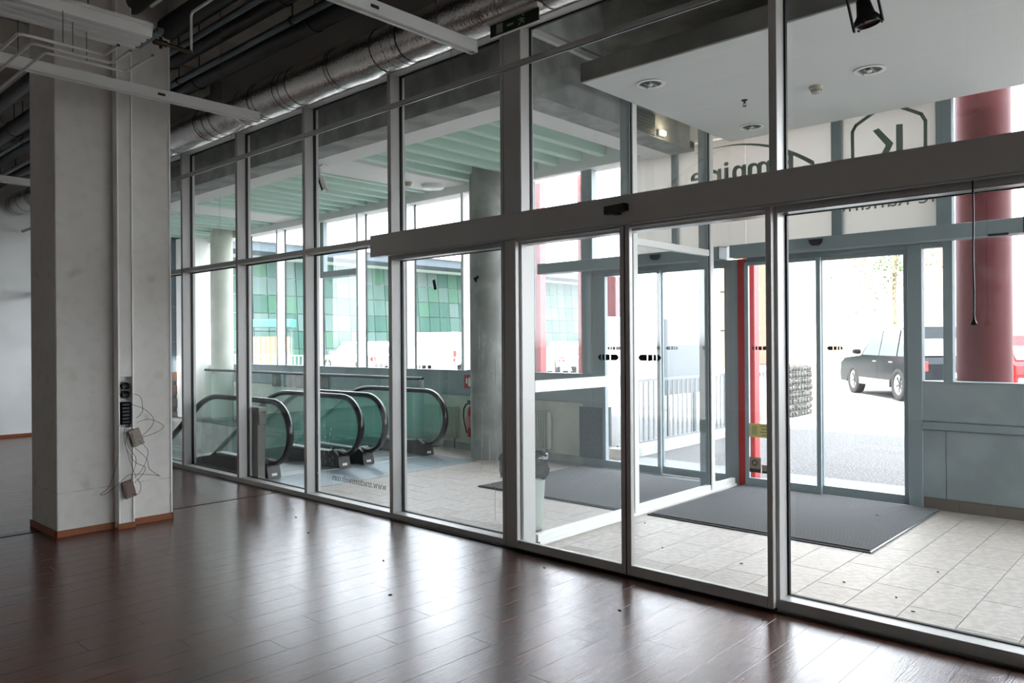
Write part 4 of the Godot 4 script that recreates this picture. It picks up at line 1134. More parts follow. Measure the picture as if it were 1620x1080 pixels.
func passage_things() -> void:
	# ribbed entrance mats
	for q in [[-3.90, -1.95, -3.56, -1.63, "dark grey ribbed entrance mat before the right street door"], [-6.07, -4.06, -3.38, -1.59, "dark grey ribbed entrance mat before the left street door"]]:
		var m := thing("entrance_mat", q[4], "mat", Vector3((q[0] + q[1]) / 2, 0, (q[2] + q[3]) / 2), 0, "entrance mats")
		var hx: float = (q[1] - q[0]) / 2
		var hz: float = (q[3] - q[2]) / 2
		pbox("backing", Vector3(-hx, 0.0, -hz), Vector3(hx, 0.008, hz), mt("mat_dark", Color(0.07, 0.07, 0.075), 0.9), m)
		var pitch := 0.042
		var n := int(2 * hz / pitch)
		var s := MB.new()
		s.cbox(Vector3(-hx + 0.01, 0.006, -0.013), Vector3(hx - 0.01, 0.018, 0.013), 0.004)
		var sm := s.mesh()
		for k in n:
			put("rib", sm, mt("mat_rib", Color(0.43, 0.435, 0.44), 0.95), m).position = Vector3(0, 0, -hz + (k + 0.5) * pitch)
		for sd in [-1, 1]:
			pbox("edge_strip", Vector3(sd * hx - 0.008, 0, -hz), Vector3(sd * hx + 0.008, 0.014, hz), mats["steel"] if sd > 0 else mats["dark_steel"], m, 0.003)
	# waste bin with liner
	var bn := thing("waste_bin", "pale round waste bin lined with a black bag in passage", "bin", Vector3(-4.41, 0, -0.50))
	var b := MB.new()
	b.lathe([Vector2(0.0, 0.005), Vector2(0.15, 0.005), Vector2(0.155, 0.02), Vector2(0.192, 0.60), Vector2(0.196, 0.62), Vector2(0.184, 0.62), Vector2(0.145, 0.03), Vector2(0, 0.03)], Transform3D.IDENTITY, 32)
	put("body", b.mesh(), mt("bin_grey", Color(0.62, 0.65, 0.61), 0.45), bn)
	var bag := MB.new()
	var prof := [Vector2(0.17, 0.48), Vector2(0.190, 0.63), Vector2(0.200, 0.645), Vector2(0.210, 0.61), Vector2(0.204, 0.55), Vector2(0.210, 0.50), Vector2(0.198, 0.45)]
	bag.lathe(prof, Transform3D.IDENTITY, 44)
	for i in bag.v.size():
		var p: Vector3 = bag.v[i]
		var a := atan2(p.z, p.x)
		var w := 1.0 + 0.035 * sin(a * 9.0 + p.y * 30.0) + 0.025 * sin(a * 17.0 + 1.3) 
		bag.v[i] = Vector3(p.x * w, p.y + 0.014 * sin(a * 7.0) * (1.0 if p.y < 0.5 else 0.6), p.z * w)
		bag.n[i] = (bag.n[i] + Vector3(cos(a + 1.57), 0, sin(a + 1.57)) * 0.6 * cos(a * 9.0 + p.y * 30.0)).normalized()
	put("bag", bag.mesh(), mt("bag_black", Color(0.03, 0.033, 0.036), 0.18), bn)
	radiator(-9.25, -8.50, 0.16, 0.64, "cream panel radiator behind the escalator newels")
	radiator(-7.05, -6.68, 0.15, 0.65, "short cream radiator beside the waste bin")
	# fire extinguisher
	var fe := thing("fire_extinguisher", "red fire extinguisher with black hose hung on the parapet", "extinguisher", Vector3(-8.10, 0.22, OZ + 0.12))
	var c := MB.new()
	c.lathe([Vector2(0, 0), Vector2(0.06, 0.0), Vector2(0.07, 0.015), Vector2(0.072, 0.36), Vector2(0.06, 0.42), Vector2(0.025, 0.45), Vector2(0.022, 0.48), Vector2(0, 0.48)], Transform3D.IDENTITY, 20)
	put("cylinder", c.mesh(), mats["red_paint"], fe)
	pbox("valve_head", Vector3(-0.04, 0.47, -0.02), Vector3(0.03, 0.50, 0.02), mats["black_plastic"], fe, 0.005)
	pbox("lever", Vector3(-0.09, 0.50, -0.012), Vector3(0.05, 0.53, 0.012), mats["black_plastic"], fe, 0.004)
	ptube("hose", [Vector3(-0.03, 0.49, 0), Vector3(-0.11, 0.47, 0.01), Vector3(-0.15, 0.40, 0.02), Vector3(-0.155, 0.30, 0.025), Vector3(-0.13, 0.20, 0.03), Vector3(-0.095, 0.10, 0.03), Vector3(-0.08, 0.05, 0.03)], 0.012, mats["rubber"], fe, 8)
	pbox("label_band", Vector3(-0.05, 0.14, 0.068), Vector3(0.05, 0.30, 0.075), mt("label_pale", Color(0.72, 0.45, 0.43), 0.5), fe)
	pbox("bracket", Vector3(-0.04, 0.30, -0.1), Vector3(0.04, 0.34, -0.06), mats["dark_steel"], fe)
	# sign on grey box
	var cb := thing("wall_cabinet", "flat grey metal cabinet on the parapet above the extinguisher", "cabinet", Vector3(-8.28, 1.01, OZ + 0.012))
	pbox("box", Vector3(-0.17, -0.185, 0), Vector3(0.20, 0.185, 0.05), mats["frame_grey"], cb, 0.005)
	pbox("door_panel", Vector3(-0.16, -0.175, 0.05), Vector3(0.19, 0.175, 0.056), mats["frame_grey"], cb, 0.003)
	var fs := thing("fire_sign", "small square red sign with white extinguisher pictogram", "sign", Vector3(-8.21, 1.02, OZ + 0.069))
	pbox("plate", Vector3(-0.10, -0.10, 0), Vector3(0.10, 0.10, 0.003), mats["red_paint"], fs)
	pbox("pictogram", Vector3(-0.01, -0.07, 0.003), Vector3(0.04, 0.04, 0.004), mats["white_paint"], fs)
	pbox("pictogram", Vector3(0.0, 0.045, 0.003), Vector3(0.03, 0.065, 0.004), mats["white_paint"], fs)
	pbox("pictogram", Vector3(-0.06, -0.03, 0.003), Vector3(-0.03, 0.05, 0.004), mats["white_paint"], fs)
	# notice board panel
	var nb := pbox("dark_panel", Vector3(-6.19, 0.10, OZ), Vector3(-5.80, 0.752, OZ + 0.03), tex_mat("slate_board", noise_tex(0.03, Color(0.20, 0.23, 0.26), Color(0.28, 0.31, 0.33), 61), 1.5, 0.6), self, 0.004)
	tag(nb, "dark slate panel on the parapet beside the left street door", "panel")
	# photo cards on the parapet behind the guardrail
	for k in 5:
		var pc := thing("picture_card", "dark picture card behind guardrail, %s from the pale far column" % ["first", "second", "third", "fourth", "fifth"][k], "card", Vector3(-13.7 + k * 0.42, 0.90, OZ + 0.015), 0, "picture cards behind the guardrail")
		pbox("card", Vector3(-0.15, -0.14, 0), Vector3(0.15, 0.14, 0.006), mt("card_dark", Color(0.12, 0.11, 0.11), 0.5), pc)
		pbox("picture", Vector3(-0.12, -0.1, 0.006), Vector3(0.02 + 0.02 * k, 0.06, 0.008), mt("card_rose", Color(0.42, 0.34, 0.33), 0.5), pc)
	# round columns
	for q in [[-7.53, -3.25, 0.25, "big round grey concrete column by the fire extinguisher"], [-15.25, -3.25, 0.22, "pale round concrete column far behind the escalators"]]:
		var co := thing("round_column", q[3], "column", Vector3(q[0], 0, q[1]), 0, "", "structure")
		var s := MB.new()
		s.lathe([Vector2(q[2], 0.0), Vector2(q[2], 4.2)], Transform3D.IDENTITY, 40)
		put("shaft", s.mesh(), mats["concrete_light"] if q[0] > -10 else mats["cream_wall"], co)
	var wp := thing("square_column", "square white column at the far end of the street windows", "column", Vector3(-16.72, 0, -3.28), 0, "", "structure")
	pbox("shaft", Vector3(-0.35, 0, -0.3), Vector3(0.35, 3.93, 0.18), mats["white_paint"], wp, 0.01)
	# ceiling fittings in the soffit
	for q in [[-3.535, -1.157, "round recessed downlight in the soffit corner by the partition"], [-3.505, -2.99, "round recessed downlight in the soffit near the banner letters"], [-2.08, -2.10, "round recessed downlight in the soffit beside the smoke detector"]]:
		var dl := thing("downlight", q[2], "downlight", Vector3(q[0], 3.77, q[1]), 0, "recessed downlights")
		dl.scale = Vector3(1.25, 1.25, 1.25)
		var s := MB.new()
		s.lathe([Vector2(0.072, 0.0), Vector2(0.095, -0.001), Vector2(0.098, -0.006), Vector2(0.075, -0.008), Vector2(0.070, -0.002)], Transform3D.IDENTITY, 28)
		put("ring", s.mesh(), mats["white_paint"], dl)
		var s2 := MB.new()
		s2.lathe([Vector2(0.0, -0.003), Vector2(0.03, -0.004), Vector2(0.072, -0.0015)], Transform3D.IDENTITY, 24)
		put("reflector", s2.mesh(), mats["dark_steel"], dl)
		for k in 3:
			pbox("louvre", Vector3(-0.06 + k * 0.04, -0.012, -0.05), Vector3(-0.052 + k * 0.04, -0.003, 0.05), mats["steel"], dl)
		var s3 := MB.new()
		s3.lathe([Vector2(0.0, -0.016), Vector2(0.014, -0.014), Vector2(0.018, -0.004)], Transform3D.IDENTITY, 14)
		put("lamp", s3.mesh(), mats["white_paint"], dl)
	for q in [[-2.555, -2.213, 3.77, "cream smoke detector under the white soffit"], [-8.72, -2.82, 3.94, "smoke detector on the flat ceiling panel above the escalators"], [-13.0, -2.6, 3.94, "smoke detector on the flat ceiling panel far down the hall"]]:
		var sd := thing("smoke_detector", q[3], "smoke detector", Vector3(q[0], q[2], q[1]), 0, "smoke detectors")
		var s := MB.new()
		s.lathe([Vector2(0.058, 0.0), Vector2(0.058, -0.022), Vector2(0.05, -0.026), Vector2(0.046, -0.03)], Transform3D.IDENTITY, 24)
		put("base", s.mesh(), mt("cream_plastic", Color(0.72, 0.70, 0.64), 0.5), sd)
		var s2 := MB.new()
		s2.lathe([Vector2(0.040, -0.028), Vector2(0.040, -0.05), Vector2(0.03, -0.06), Vector2(0.0, -0.066)], Transform3D.IDENTITY, 24)
		put("dome", s2.mesh(), mt("cream_plastic", Color(0.72, 0.70, 0.64), 0.5), sd)
		for k in 10:
			pbox("slot", Vector3(0.039 * cos(k * TAU / 10) - 0.003, -0.045, 0.039 * sin(k * TAU / 10) - 0.003), Vector3(0.039 * cos(k * TAU / 10) + 0.003, -0.033, 0.039 * sin(k * TAU / 10) + 0.003), mats["black_plastic"], sd)
	var sk := thing("sprinkler_head", "small dark sprinkler head under the white soffit", "sprinkler", Vector3(-3.166, 3.77, -2.128))
	var s4 := MB.new()
	s4.lathe([Vector2(0.028, 0.0), Vector2(0.026, -0.008), Vector2(0.010, -0.012), Vector2(0.009, -0.03), Vector2(0.0, -0.03)], Transform3D.IDENTITY, 16)
	put("body", s4.mesh(), mats["dark_steel"], sk)
	for s in [-1, 1]: ptube("arm", [Vector3(s * 0.009, -0.028, 0), Vector3(s * 0.014, -0.04, 0), Vector3(0, -0.055, 0)], 0.003, mats["dark_steel"], sk, 6)
	var s5 := MB.new()
	s5.lathe([Vector2(0.0, -0.055), Vector2(0.018, -0.056), Vector2(0.018, -0.059), Vector2(0, -0.059)], Transform3D.IDENTITY, 14)
	put("deflector", s5.mesh(), mats["dark_steel"], sk)
	# vent and bulkhead lamp on the side of the beam
	var vn := thing("vent_grille", "dark green rectangular grille on the side of the concrete beam", "vent", Vector3(-4.5, 3.93, -2.56))
	pbox("plate", Vector3(0, -0.115, -0.18), Vector3(0.015, 0.115, 0.18), mt("vent_green", Color(0.24, 0.29, 0.26), 0.6), vn, 0.003)
	for k in 6: pbox("slat", Vector3(0.012, -0.095 + k * 0.035, -0.165), Vector3(0.022, -0.075 + k * 0.035, 0.165), mt("vent_green", Color(0.24, 0.29, 0.26), 0.6), vn)
	var bl := thing("bulkhead_lamp", "small lit wall lamp on the concrete beam behind the partition", "lamp", Vector3(-4.5, 3.86, -2.86))
	pbox("base", Vector3(0, -0.035, -0.06), Vector3(0.02, 0.035, 0.06), mats["steel_white"], bl, 0.004)
	var em := mt("lamp_glow", Color(1, 0.95, 0.85), 0.5)
	em.emission_enabled = true
	em.emission = Color(1, 0.93, 0.8)
	em.emission_energy_multiplier = 0.7
	pbox("tube", Vector3(0.02, -0.028, -0.05), Vector3(0.05, 0.028, 0.05), em, bl, 0.008)
	var om := OmniLight3D.new()
	om.name = "lamp_light"
	om.light_color = Color(1, 0.93, 0.8)
	om.light_energy = 0.02
	om.light_size = 0.03
	om.omni_range = 12.0
	om.omni_attenuation = 2.0
	om.shadow_enabled = true
	om.position = Vector3(0.09, 0, 0)
	bl.add_child(om)
	# scraps of tape and dried splashes on the pane beside the door post
	for q in [[-5.107, 2.111, 0.018, 0.045, 0.25, "small dark rectangle of tape left on the shopfront glass"], [-4.584, 2.135, 0.028, 0.012, 0.5, "small torn dark tape scrap on glass before the round column"]]:
		var tp := thing("tape_scrap", q[5], "tape", Vector3(q[0], q[1], -0.1135), 0, "tape scraps on the shopfront glass")
		var s9 := MB.new()
		s9.obox(Transform3D(Basis(Vector3(0, 0, 1), q[4]), Vector3.ZERO), Vector3(q[2], q[3], 0.0005))
		put("tape", s9.mesh(), mats["black_plastic"], tp)
		if q[3] < 0.02:
			var s10 := MB.new()
			s10.obox(Transform3D(Basis(Vector3(0, 0, 1), -0.9), Vector3(-0.012, -0.012, 0)), Vector3(0.022, 0.01, 0.0005))
			put("tape", s10.mesh(), mats["black_plastic"], tp)
	var dr := MB.new()
	for k in 70:
		var x0 := -4.56 + rng.randf() * 0.33
		var y1 := rng.randf_range(0.3, 1.75) if k < 45 else rng.randf_range(1.2, 1.7)
		var ln2 := rng.randf_range(0.01, 0.04) if rng.randf() < 0.6 else rng.randf_range(0.06, 0.28)
		var wd := rng.randf_range(0.0008, 0.0022)
		dr.box(Vector3(x0 - wd, y1 - ln2, -0.114), Vector3(x0 + wd, y1, -0.1133))
	for k in 40:
		var x0 := -7.0 + rng.randf() * 0.35
		var y1 := rng.randf_range(0.1, 0.8)
		dr.box(Vector3(x0 - 0.001, y1 - rng.randf_range(0.01, 0.05), -0.114), Vector3(x0 + 0.001, y1, -0.1133))
	var dro := put("dried_splashes", dr.mesh(), mt("splash_white", Color(0.85, 0.87, 0.87), 0.8))
	tag(dro, "whitish dried drips and splashes on the shopfront glass", "splashes", "", "stuff")
	# crumbs and dry leaf bits on both floors
	var bits := [[-4.55, 0.9], [-3.9, 1.35], [-3.55, 0.25], [-2.65, 0.62], [-1.95, 0.2], [-6.3, 0.55], [-5.7, 0.8], [-3.2, -0.75], [-2.55, -0.75], [-1.85, -0.8], [-1.5, -0.7], [-1.45, -1.45], [-3.75, -1.35], [-1.35, -0.5], [-2.3, -2.9], [-3.0, -2.5]]
	var crumb := MB.new()
	crumb.prism(PackedVector2Array([Vector2(-0.012, 0), Vector2(-0.004, 0.006), Vector2(0.012, 0.004), Vector2(0.009, -0.004), Vector2(-0.003, -0.006)]), Transform3D(Basis(Vector3.RIGHT, PI / 2), Vector3.ZERO), -0.004, 0)
	var cm := crumb.mesh()
	for q in bits:
		var on_mat: bool = q[1] < -1.63 and q[0] > -3.9 and q[0] < -1.95
		var o := put("floor_crumb", cm, mt("crumb_brown", Color(0.16, 0.12, 0.09), 0.8))
		o.position = Vector3(q[0], 0.018 if on_mat else 0.001, q[1])
		o.rotation.y = q[0] * 7.0
		tag(o, "tiny dry leaf crumb lying on the shop laminate" if q[1] > 0 else "tiny dry leaf crumb lying on the passage floor", "debris", "leaf crumbs on shop floor" if q[1] > 0 else "leaf crumbs on passage floor")
	# white track spotlight under the painted beam
	var ts := thing("track_spotlight", "white tube spotlight angled down from the painted beam", "spotlight", Vector3(-8.2, 3.8, -1.0))
	pbox("plate", Vector3(-0.04, -0.02, -0.04), Vector3(0.10, 0.0, 0.04), mats["white_paint"], ts, 0.004)
	ptube("arm", [Vector3(-0.02, -0.02, 0), Vector3(-0.02, -0.14, 0)], 0.018, mats["steel_white"], ts, 10)
	var tt := Transform3D(Basis(Vector3(0, 0, 1), 0.5), Vector3(0.0, -0.15, 0))
	var s6 := MB.new()
	s6.lathe([Vector2(0, 0.02), Vector2(0.042, 0.01), Vector2(0.046, -0.2), Vector2(0.040, -0.2), Vector2(0.0, -0.17)], tt, 20)
	put("tube", s6.mesh(), mats["steel_white"], ts)
	var s7 := MB.new()
	s7.obox(tt * Transform3D(Basis.IDENTITY, Vector3(0.0, -0.1, 0.046)), Vector3(0.012, 0.1, 0.003))
	put("slot", s7.mesh(), mats["black_plastic"], ts)
	# ceiling lamp by the flat panel
	var cl := thing("ceiling_lamp", "flush white ceiling lamp on the flat panel above the escalators", "lamp", Vector3(-8.6, 3.94, -3.2))
	var s8 := MB.new()
	s8.lathe([Vector2(0.17, 0.0), Vector2(0.17, -0.03), Vector2(0.15, -0.06), Vector2(0.0, -0.07)], Transform3D.IDENTITY, 28)
	put("bowl", s8.mesh(), mats["frame_white"], cl)

# ------------------------------------------------------------------ outside
func outside_ground() -> void:
	var g := thing("ground", "pale asphalt forecourt and street outside the doors", "ground", Vector3.ZERO, 0, "", "structure")
	var s := MB.new()
	s.box(Vector3(3.4, -0.6, -3.8), Vector3(40, -0.01, -0.17))
	s.hexa([Vector3(-120, -0.6, -3.8), Vector3(40, -0.6, -3.8), Vector3(40, -0.6, -9.4), Vector3(-120, -0.6, -9.4), Vector3(-120, -0.01, -3.8), Vector3(40, -0.01, -3.8), Vector3(40, 0.05, -9.4), Vector3(-120, 0.05, -9.4)])
	put("forecourt", s.mesh(), mats["asphalt"], g)
	var s2 := MB.new()
	s2.hexa([Vector3(-120, -0.6, -9.42), Vector3(40, -0.6, -9.42), Vector3(40, -0.6, -15), Vector3(-120, -0.6, -15), Vector3(-120, 0.05, -9.42), Vector3(40, 0.05, -9.42), Vector3(40, 0.17, -15), Vector3(-120, 0.17, -15)])
	s2.box(Vector3(-160, -0.6, -220), Vector3(120, 0.17, -15))
	put("road", s2.mesh(), mats["road"], g)
	pbox("threshold_mat", Vector3(-3.9, -0.01, -4.6), Vector3(-2.1, 0.008, -3.8), mt("outdoor_mat", Color(0.42, 0.43, 0.46), 0.9), g)
	pbox("threshold_mat", Vector3(-5.85, -0.01, -4.6), Vector3(-4.1, 0.008, -3.8), mt("outdoor_mat", Color(0.42, 0.43, 0.46), 0.9), g)

func wheel(parent: Node, at: Vector3, r: float, w: float, side: float) -> void:
	var t := Transform3D(Basis(Vector3.RIGHT, -PI / 2 * -side), at)
	var s := MB.new()
	s.lathe([Vector2(r * 0.62, -w / 2), Vector2(r * 0.94, -w / 2), Vector2(r, -w * 0.35), Vector2(r, w * 0.35), Vector2(r * 0.94, w / 2), Vector2(r * 0.66, w / 2), Vector2(r * 0.64, w * 0.3)], t, 28)
	var ty := put("wheel", s.mesh(), mt("tyre", Color(0.06, 0.06, 0.062), 0.8), parent)
	var rim := MB.new()
	rim.lathe([Vector2(r * 0.64, w * 0.38), Vector2(r * 0.58, w * 0.42), Vector2(r * 0.54, w * 0.2), Vector2(0, w * 0.2)], t, 24)
	put("rim", rim.mesh(), mt("rim_silver", Color(0.72, 0.73, 0.73), 0.35, 0.6), ty)
	for k in 6:
		var sp := MB.new()
		sp.obox(t * Transform3D(Basis(Vector3.UP, k * TAU / 6 + 0.26), Vector3.ZERO) * Transform3D(Basis.IDENTITY, Vector3(r * 0.32, w * 0.25, 0)), Vector3(r * 0.27, w * 0.03, r * 0.035))
		put("slot", sp.mesh(), mats["dark_steel"], ty)

func car(called: String, label: String, at: Vector3, turn: float, paint: Material, tall: float, len: float, group := "") -> void:   # drives towards +x of its own
	var c := thing(called, label, "car", at, turn, group)
	var L := len / 2
	var hw := 0.9
	var r := 0.34 if tall < 1.6 else 0.38
	var wb := len * 0.30
	var belt := tall * 0.58
	var side := PackedVector2Array([Vector2(L - 0.02, 0.32), Vector2(L, 0.55), Vector2(L - 0.06, belt - 0.18), Vector2(L - 0.35, belt - 0.06), Vector2(L * 0.38, belt + 0.02), Vector2(-L + 0.12, belt + 0.03), Vector2(-L, belt - 0.12), Vector2(-L + 0.02, 0.36)])
	# wheel arches cut into the lower edge
	var low := PackedVector2Array()
	for cx in [-wb, wb]:
		for k in 9:
			var a := PI - PI * k / 8.0
			low.append(Vector2(cx + (r + 0.06) * cos(a), 0.30 + (r + 0.06) * sin(a) * 0.95))
	var poly := PackedVector2Array()
	poly.append_array(side)
	poly.append_array(low)
	var b := MB.new()
	b.prism(poly, Transform3D.IDENTITY, -hw, hw)
	put("body", b.mesh(), paint, c)
	# glasshouse
	var g := MB.new()
	var y0 := belt
	var xs := [L * 0.42, L * 0.12, -L * 0.62, -L * 0.9]
	g.hexa([Vector3(xs[0], y0, -hw + 0.04), Vector3(xs[0], y0, hw - 0.04), Vector3(xs[3], y0, hw - 0.04), Vector3(xs[3], y0, -hw + 0.04), Vector3(xs[1], tall, -hw + 0.2), Vector3(xs[1], tall, hw - 0.2), Vector3(xs[2] - 0.12, tall, hw - 0.2), Vector3(xs[2] - 0.12, tall, -hw + 0.2)])
	var gh := put("cabin", g.mesh(), paint, c)
	for s in [-1.0, 1.0]:
		var wq := func(a0: float, a1: float, b0: float, b1: float) -> MB:
			var m := MB.new()
			var z0: float = s * (hw - 0.035)
			var z1: float = s * (hw - 0.19)
			var e: float = 0.012 * s
			var pt := func(x: float, k: float) -> Vector3: return Vector3(x, lerpf(y0 + 0.04, tall - 0.07, k), lerpf(z0, z1, lerpf(0.06, 0.88, k)) + e)
			m.hexa([pt.call(a0, 0), pt.call(a1, 0), pt.call(a1, 0) - Vector3(0, 0, e), pt.call(a0, 0) - Vector3(0, 0, e), pt.call(b0, 1), pt.call(b1, 1), pt.call(b1, 1) - Vector3(0, 0, e), pt.call(b0, 1) - Vector3(0, 0, e)])
			return m
		var wg := mt("car_glass", Color(0.34, 0.38, 0.40), 0.05)
		put("side_window", wq.call(xs[0] - 0.14, -L * 0.08, xs[1] - 0.02, -L * 0.08).mesh(), wg, gh)
		put("side_window", wq.call(-L * 0.11, -L * 0.52, -L * 0.11, -L * 0.50).mesh(), wg, gh)
		put("side_window", wq.call(-L * 0.56, xs[3] + 0.12, -L * 0.54, xs[2] - 0.02).mesh(), wg, gh)
		pbox("mirror", Vector3(L * 0.34, belt + 0.06, s * hw), Vector3(L * 0.42, belt + 0.19, s * (hw + 0.17)), paint, c, 0.03)
		pbox("sill", Vector3(-wb + r + 0.1, 0.28, s * (hw - 0.03)), Vector3(wb - r - 0.1, 0.46, s * (hw + 0.025)), mt("cladding", Color(0.36, 0.36, 0.36), 0.6), c, 0.01)
		for x in [-L * 0.09, -L * 0.5]:
			pbox("door_handle", Vector3(x + 0.05, belt - 0.12, s * hw), Vector3(x + 0.25, belt - 0.09, s * (hw + 0.02)), mats["steel"], c, 0.004)
			pbox("door_seam", Vector3(x - 0.004, 0.46, s * hw), Vector3(x + 0.004, belt, s * (hw + 0.003)), mats["gasket"], c)
		for cx in [-wb, wb]: wheel(c, Vector3(cx, r, s * (hw - 0.10)), r, 0.22, s)
		pbox("tail_light", Vector3(-L - 0.015, belt - 0.28, s * (hw - 0.26)), Vector3(-L + 0.06, belt - 0.06, s * (hw + 0.004)), mats["red_paint"], c, 0.01)
		pbox("head_light", Vector3(L - 0.16, belt - 0.24, s * (hw - 0.34)), Vector3(L + 0.005, belt - 0.1, s * (hw - 0.02)), mats["frame_white"], c, 0.01)
	var rw := MB.new()
	rw.hexa([Vector3(xs[3] - 0.012, y0 + 0.06, -hw + 0.16), Vector3(xs[3] - 0.012, y0 + 0.06, hw - 0.16), Vector3(xs[3] + 0.02, y0 + 0.06, hw - 0.16), Vector3(xs[3] + 0.02, y0 + 0.06, -hw + 0.16), Vector3(xs[2] - 0.15, tall - 0.08, -hw + 0.26), Vector3(xs[2] - 0.15, tall - 0.08, hw - 0.26), Vector3(xs[2] - 0.1, tall - 0.08, hw - 0.26), Vector3(xs[2] - 0.1, tall - 0.08, -hw + 0.26)])
	put("rear_window", rw.mesh(), mt("car_glass", Color(0.34, 0.38, 0.40), 0.05), gh)
	pbox("plate", Vector3(-L - 0.012, belt - 0.42, -0.26), Vector3(-L + 0.02, belt - 0.31, 0.26), mats["frame_white"], c)
	pbox("bumper", Vector3(-L - 0.03, 0.32, -hw + 0.05), Vector3(-L + 0.1, 0.52, hw - 0.05), mt("cladding", Color(0.36, 0.36, 0.36), 0.6), c, 0.03)

func at_px(u: float, d: float, y := 0.0) -> Vector3:   # a spot d metres along the view axis in the direction of column u
	var a := deg_to_rad(YAW)
	return Vector3(0, y, 4.42) + Vector3(-sin(a), 0, -cos(a)) * d + Vector3(cos(a), 0, -sin(a)) * ((u - 810.0) / 1220.0 * d)

func street() -> void:
	# dark SUV turned away to the left, with a red car behind it
	var f := Vector3(-7.29, 0.17, -17.18)
	var r := Vector3(-5.49, 0.17, -14.91)
	var dir := (f - r).normalized()
	var side := Vector3(-dir.z, 0, dir.x)      # right hand side of the car
	var turn := atan2(-dir.z, dir.x)
	var near := Vector3(dir.z, 0, -dir.x)
	if near.dot(Vector3(0, 0, 4.42) - f) < 0: near = -near
	car("parked_car", "black SUV parked across the forecourt outside street door", (f + r) / 2 - near * 0.8, turn, mt("paint_black", Color(0.03, 0.05, 0.065), 0.12, 0.0, 0.35), 1.72, 4.75, "parked cars")
	car("parked_car", "red hatchback standing beyond the black SUV", Vector3(-4.3, 0.17, -18.6), turn + 0.1, mt("paint_red", Color(0.60, 0.05, 0.07), 0.15), 1.5, 4.1, "parked cars")
	car("parked_car", "white estate car parked facing the green glass building", at_px(567, 38, 0.17), PI, mt("paint_white", Color(0.85, 0.86, 0.86), 0.2), 1.5, 4.4, "parked cars")
	car("parked_car", "silver saloon parked beyond the street fence and red post", at_px(895, 36, 0.17), PI * 0.8, mt("paint_silver", Color(0.60, 0.64, 0.65), 0.2, 0.3), 1.45, 4.3, "parked cars")
	# delivery van
	var v := thing("delivery_van", "white box van parked beyond the street fence", "van", at_px(728, 34, 0.17), PI * 0.62)
	pbox("cargo_box", Vector3(-2.6, 0.5, -0.95), Vector3(1.3, 1.85, 0.95), mats["frame_white"], v, 0.04)
	pbox("cab", Vector3(1.35, 0.35, -0.95), Vector3(2.9, 1.2, 0.95), mats["frame_white"], v, 0.1)
	var cab := MB.new()
	cab.hexa([Vector3(1.35, 1.2, -0.93), Vector3(2.75, 1.2, -0.93), Vector3(2.75, 1.2, 0.93), Vector3(1.35, 1.2, 0.93), Vector3(1.35, 1.8, -0.8), Vector3(2.1, 1.8, -0.8), Vector3(2.1, 1.8, 0.8), Vector3(1.35, 1.8, 0.8)])
	put("windscreen_frame", cab.mesh(), mt("car_glass", Color(0.34, 0.38, 0.40), 0.05), v)
	for s in [-1.0, 1.0]:
		pbox("tail_light", Vector3(-2.63, 0.65, s * 0.98 - 0.08), Vector3(-2.58, 1.1, s * 0.98 + 0.05), mats["red_paint"], v)
		for cx in [-1.7, 2.0]: wheel(v, Vector3(cx, 0.36, s * 0.85), 0.36, 0.24, s)
	# railing outside the left door, on a low kerb
	var fn := thing("street_railing", "white flat bar railing on a low kerb outside left door", "railing", Vector3(-6.1, 0, -4.3))
	pbox("kerb", Vector3(-0.14, -0.05, -5.6), Vector3(0.14, 0.13, 0), mats["concrete_light"], fn, 0.01)
	for k in 40:
		pbox("bar", Vector3(-0.006, 0.15, -0.1 - k * 0.135 - 0.04), Vector3(0.006, 1.02, -0.1 - k * 0.135), mt("bar_grey", Color(0.36, 0.39, 0.40), 0.5), fn)
	pbox("rail", Vector3(-0.02, 1.02, -5.6), Vector3(0.02, 1.06, 0), mt("bar_grey", Color(0.36, 0.39, 0.40), 0.5), fn)
	pbox("rail", Vector3(-0.012, 0.15, -5.6), Vector3(0.012, 0.18, 0), mt("bar_grey", Color(0.36, 0.39, 0.40), 0.5), fn)
	# boards fixed to the railing
	var bd := thing("sign_board", "grey blue board standing behind the street railing", "board", Vector3(-6.45, 0.0, -6.6))
	pbox("panel", Vector3(-0.03, 0.75, -0.55), Vector3(0.03, 1.95, 0.55), mt("board_blue", Color(0.30, 0.34, 0.36), 0.5), bd, 0.01)
	for s in [-0.4, 0.4]: pbox("leg", Vector3(-0.02, 0.0, s - 0.02), Vector3(0.02, 0.75, s + 0.02), mats["zinc"], bd)
	var bd2 := thing("sign_board", "white board with red head beside the grey blue board", "board", Vector3(-6.9, 0.0, -5.5))
	pbox("panel", Vector3(-0.03, 0.6, -0.45), Vector3(0.03, 1.95, 0.35), mats["frame_white"], bd2, 0.01)
	pbox("head_panel", Vector3(-0.035, 1.98, -0.45), Vector3(0.035, 2.6, 0.35), mats["red_panel"], bd2, 0.01)
	for s in [-0.35, 0.25]: pbox("leg", Vector3(-0.02, 0.0, s - 0.02), Vector3(0.02, 0.6, s + 0.02), mats["zinc"], bd2)
	# red posts and column outside the glazing
	var rc := thing("red_column", "thick round red column outside the pane right of street door", "column", Vector3(-1.70, -0.02, -4.15))
	var s := MB.new()
	s.lathe([Vector2(0.235, 0), Vector2(0.235, 5.6)], Transform3D.IDENTITY, 36)
	put("shaft", s.mesh(), mats["red_panel"], rc)
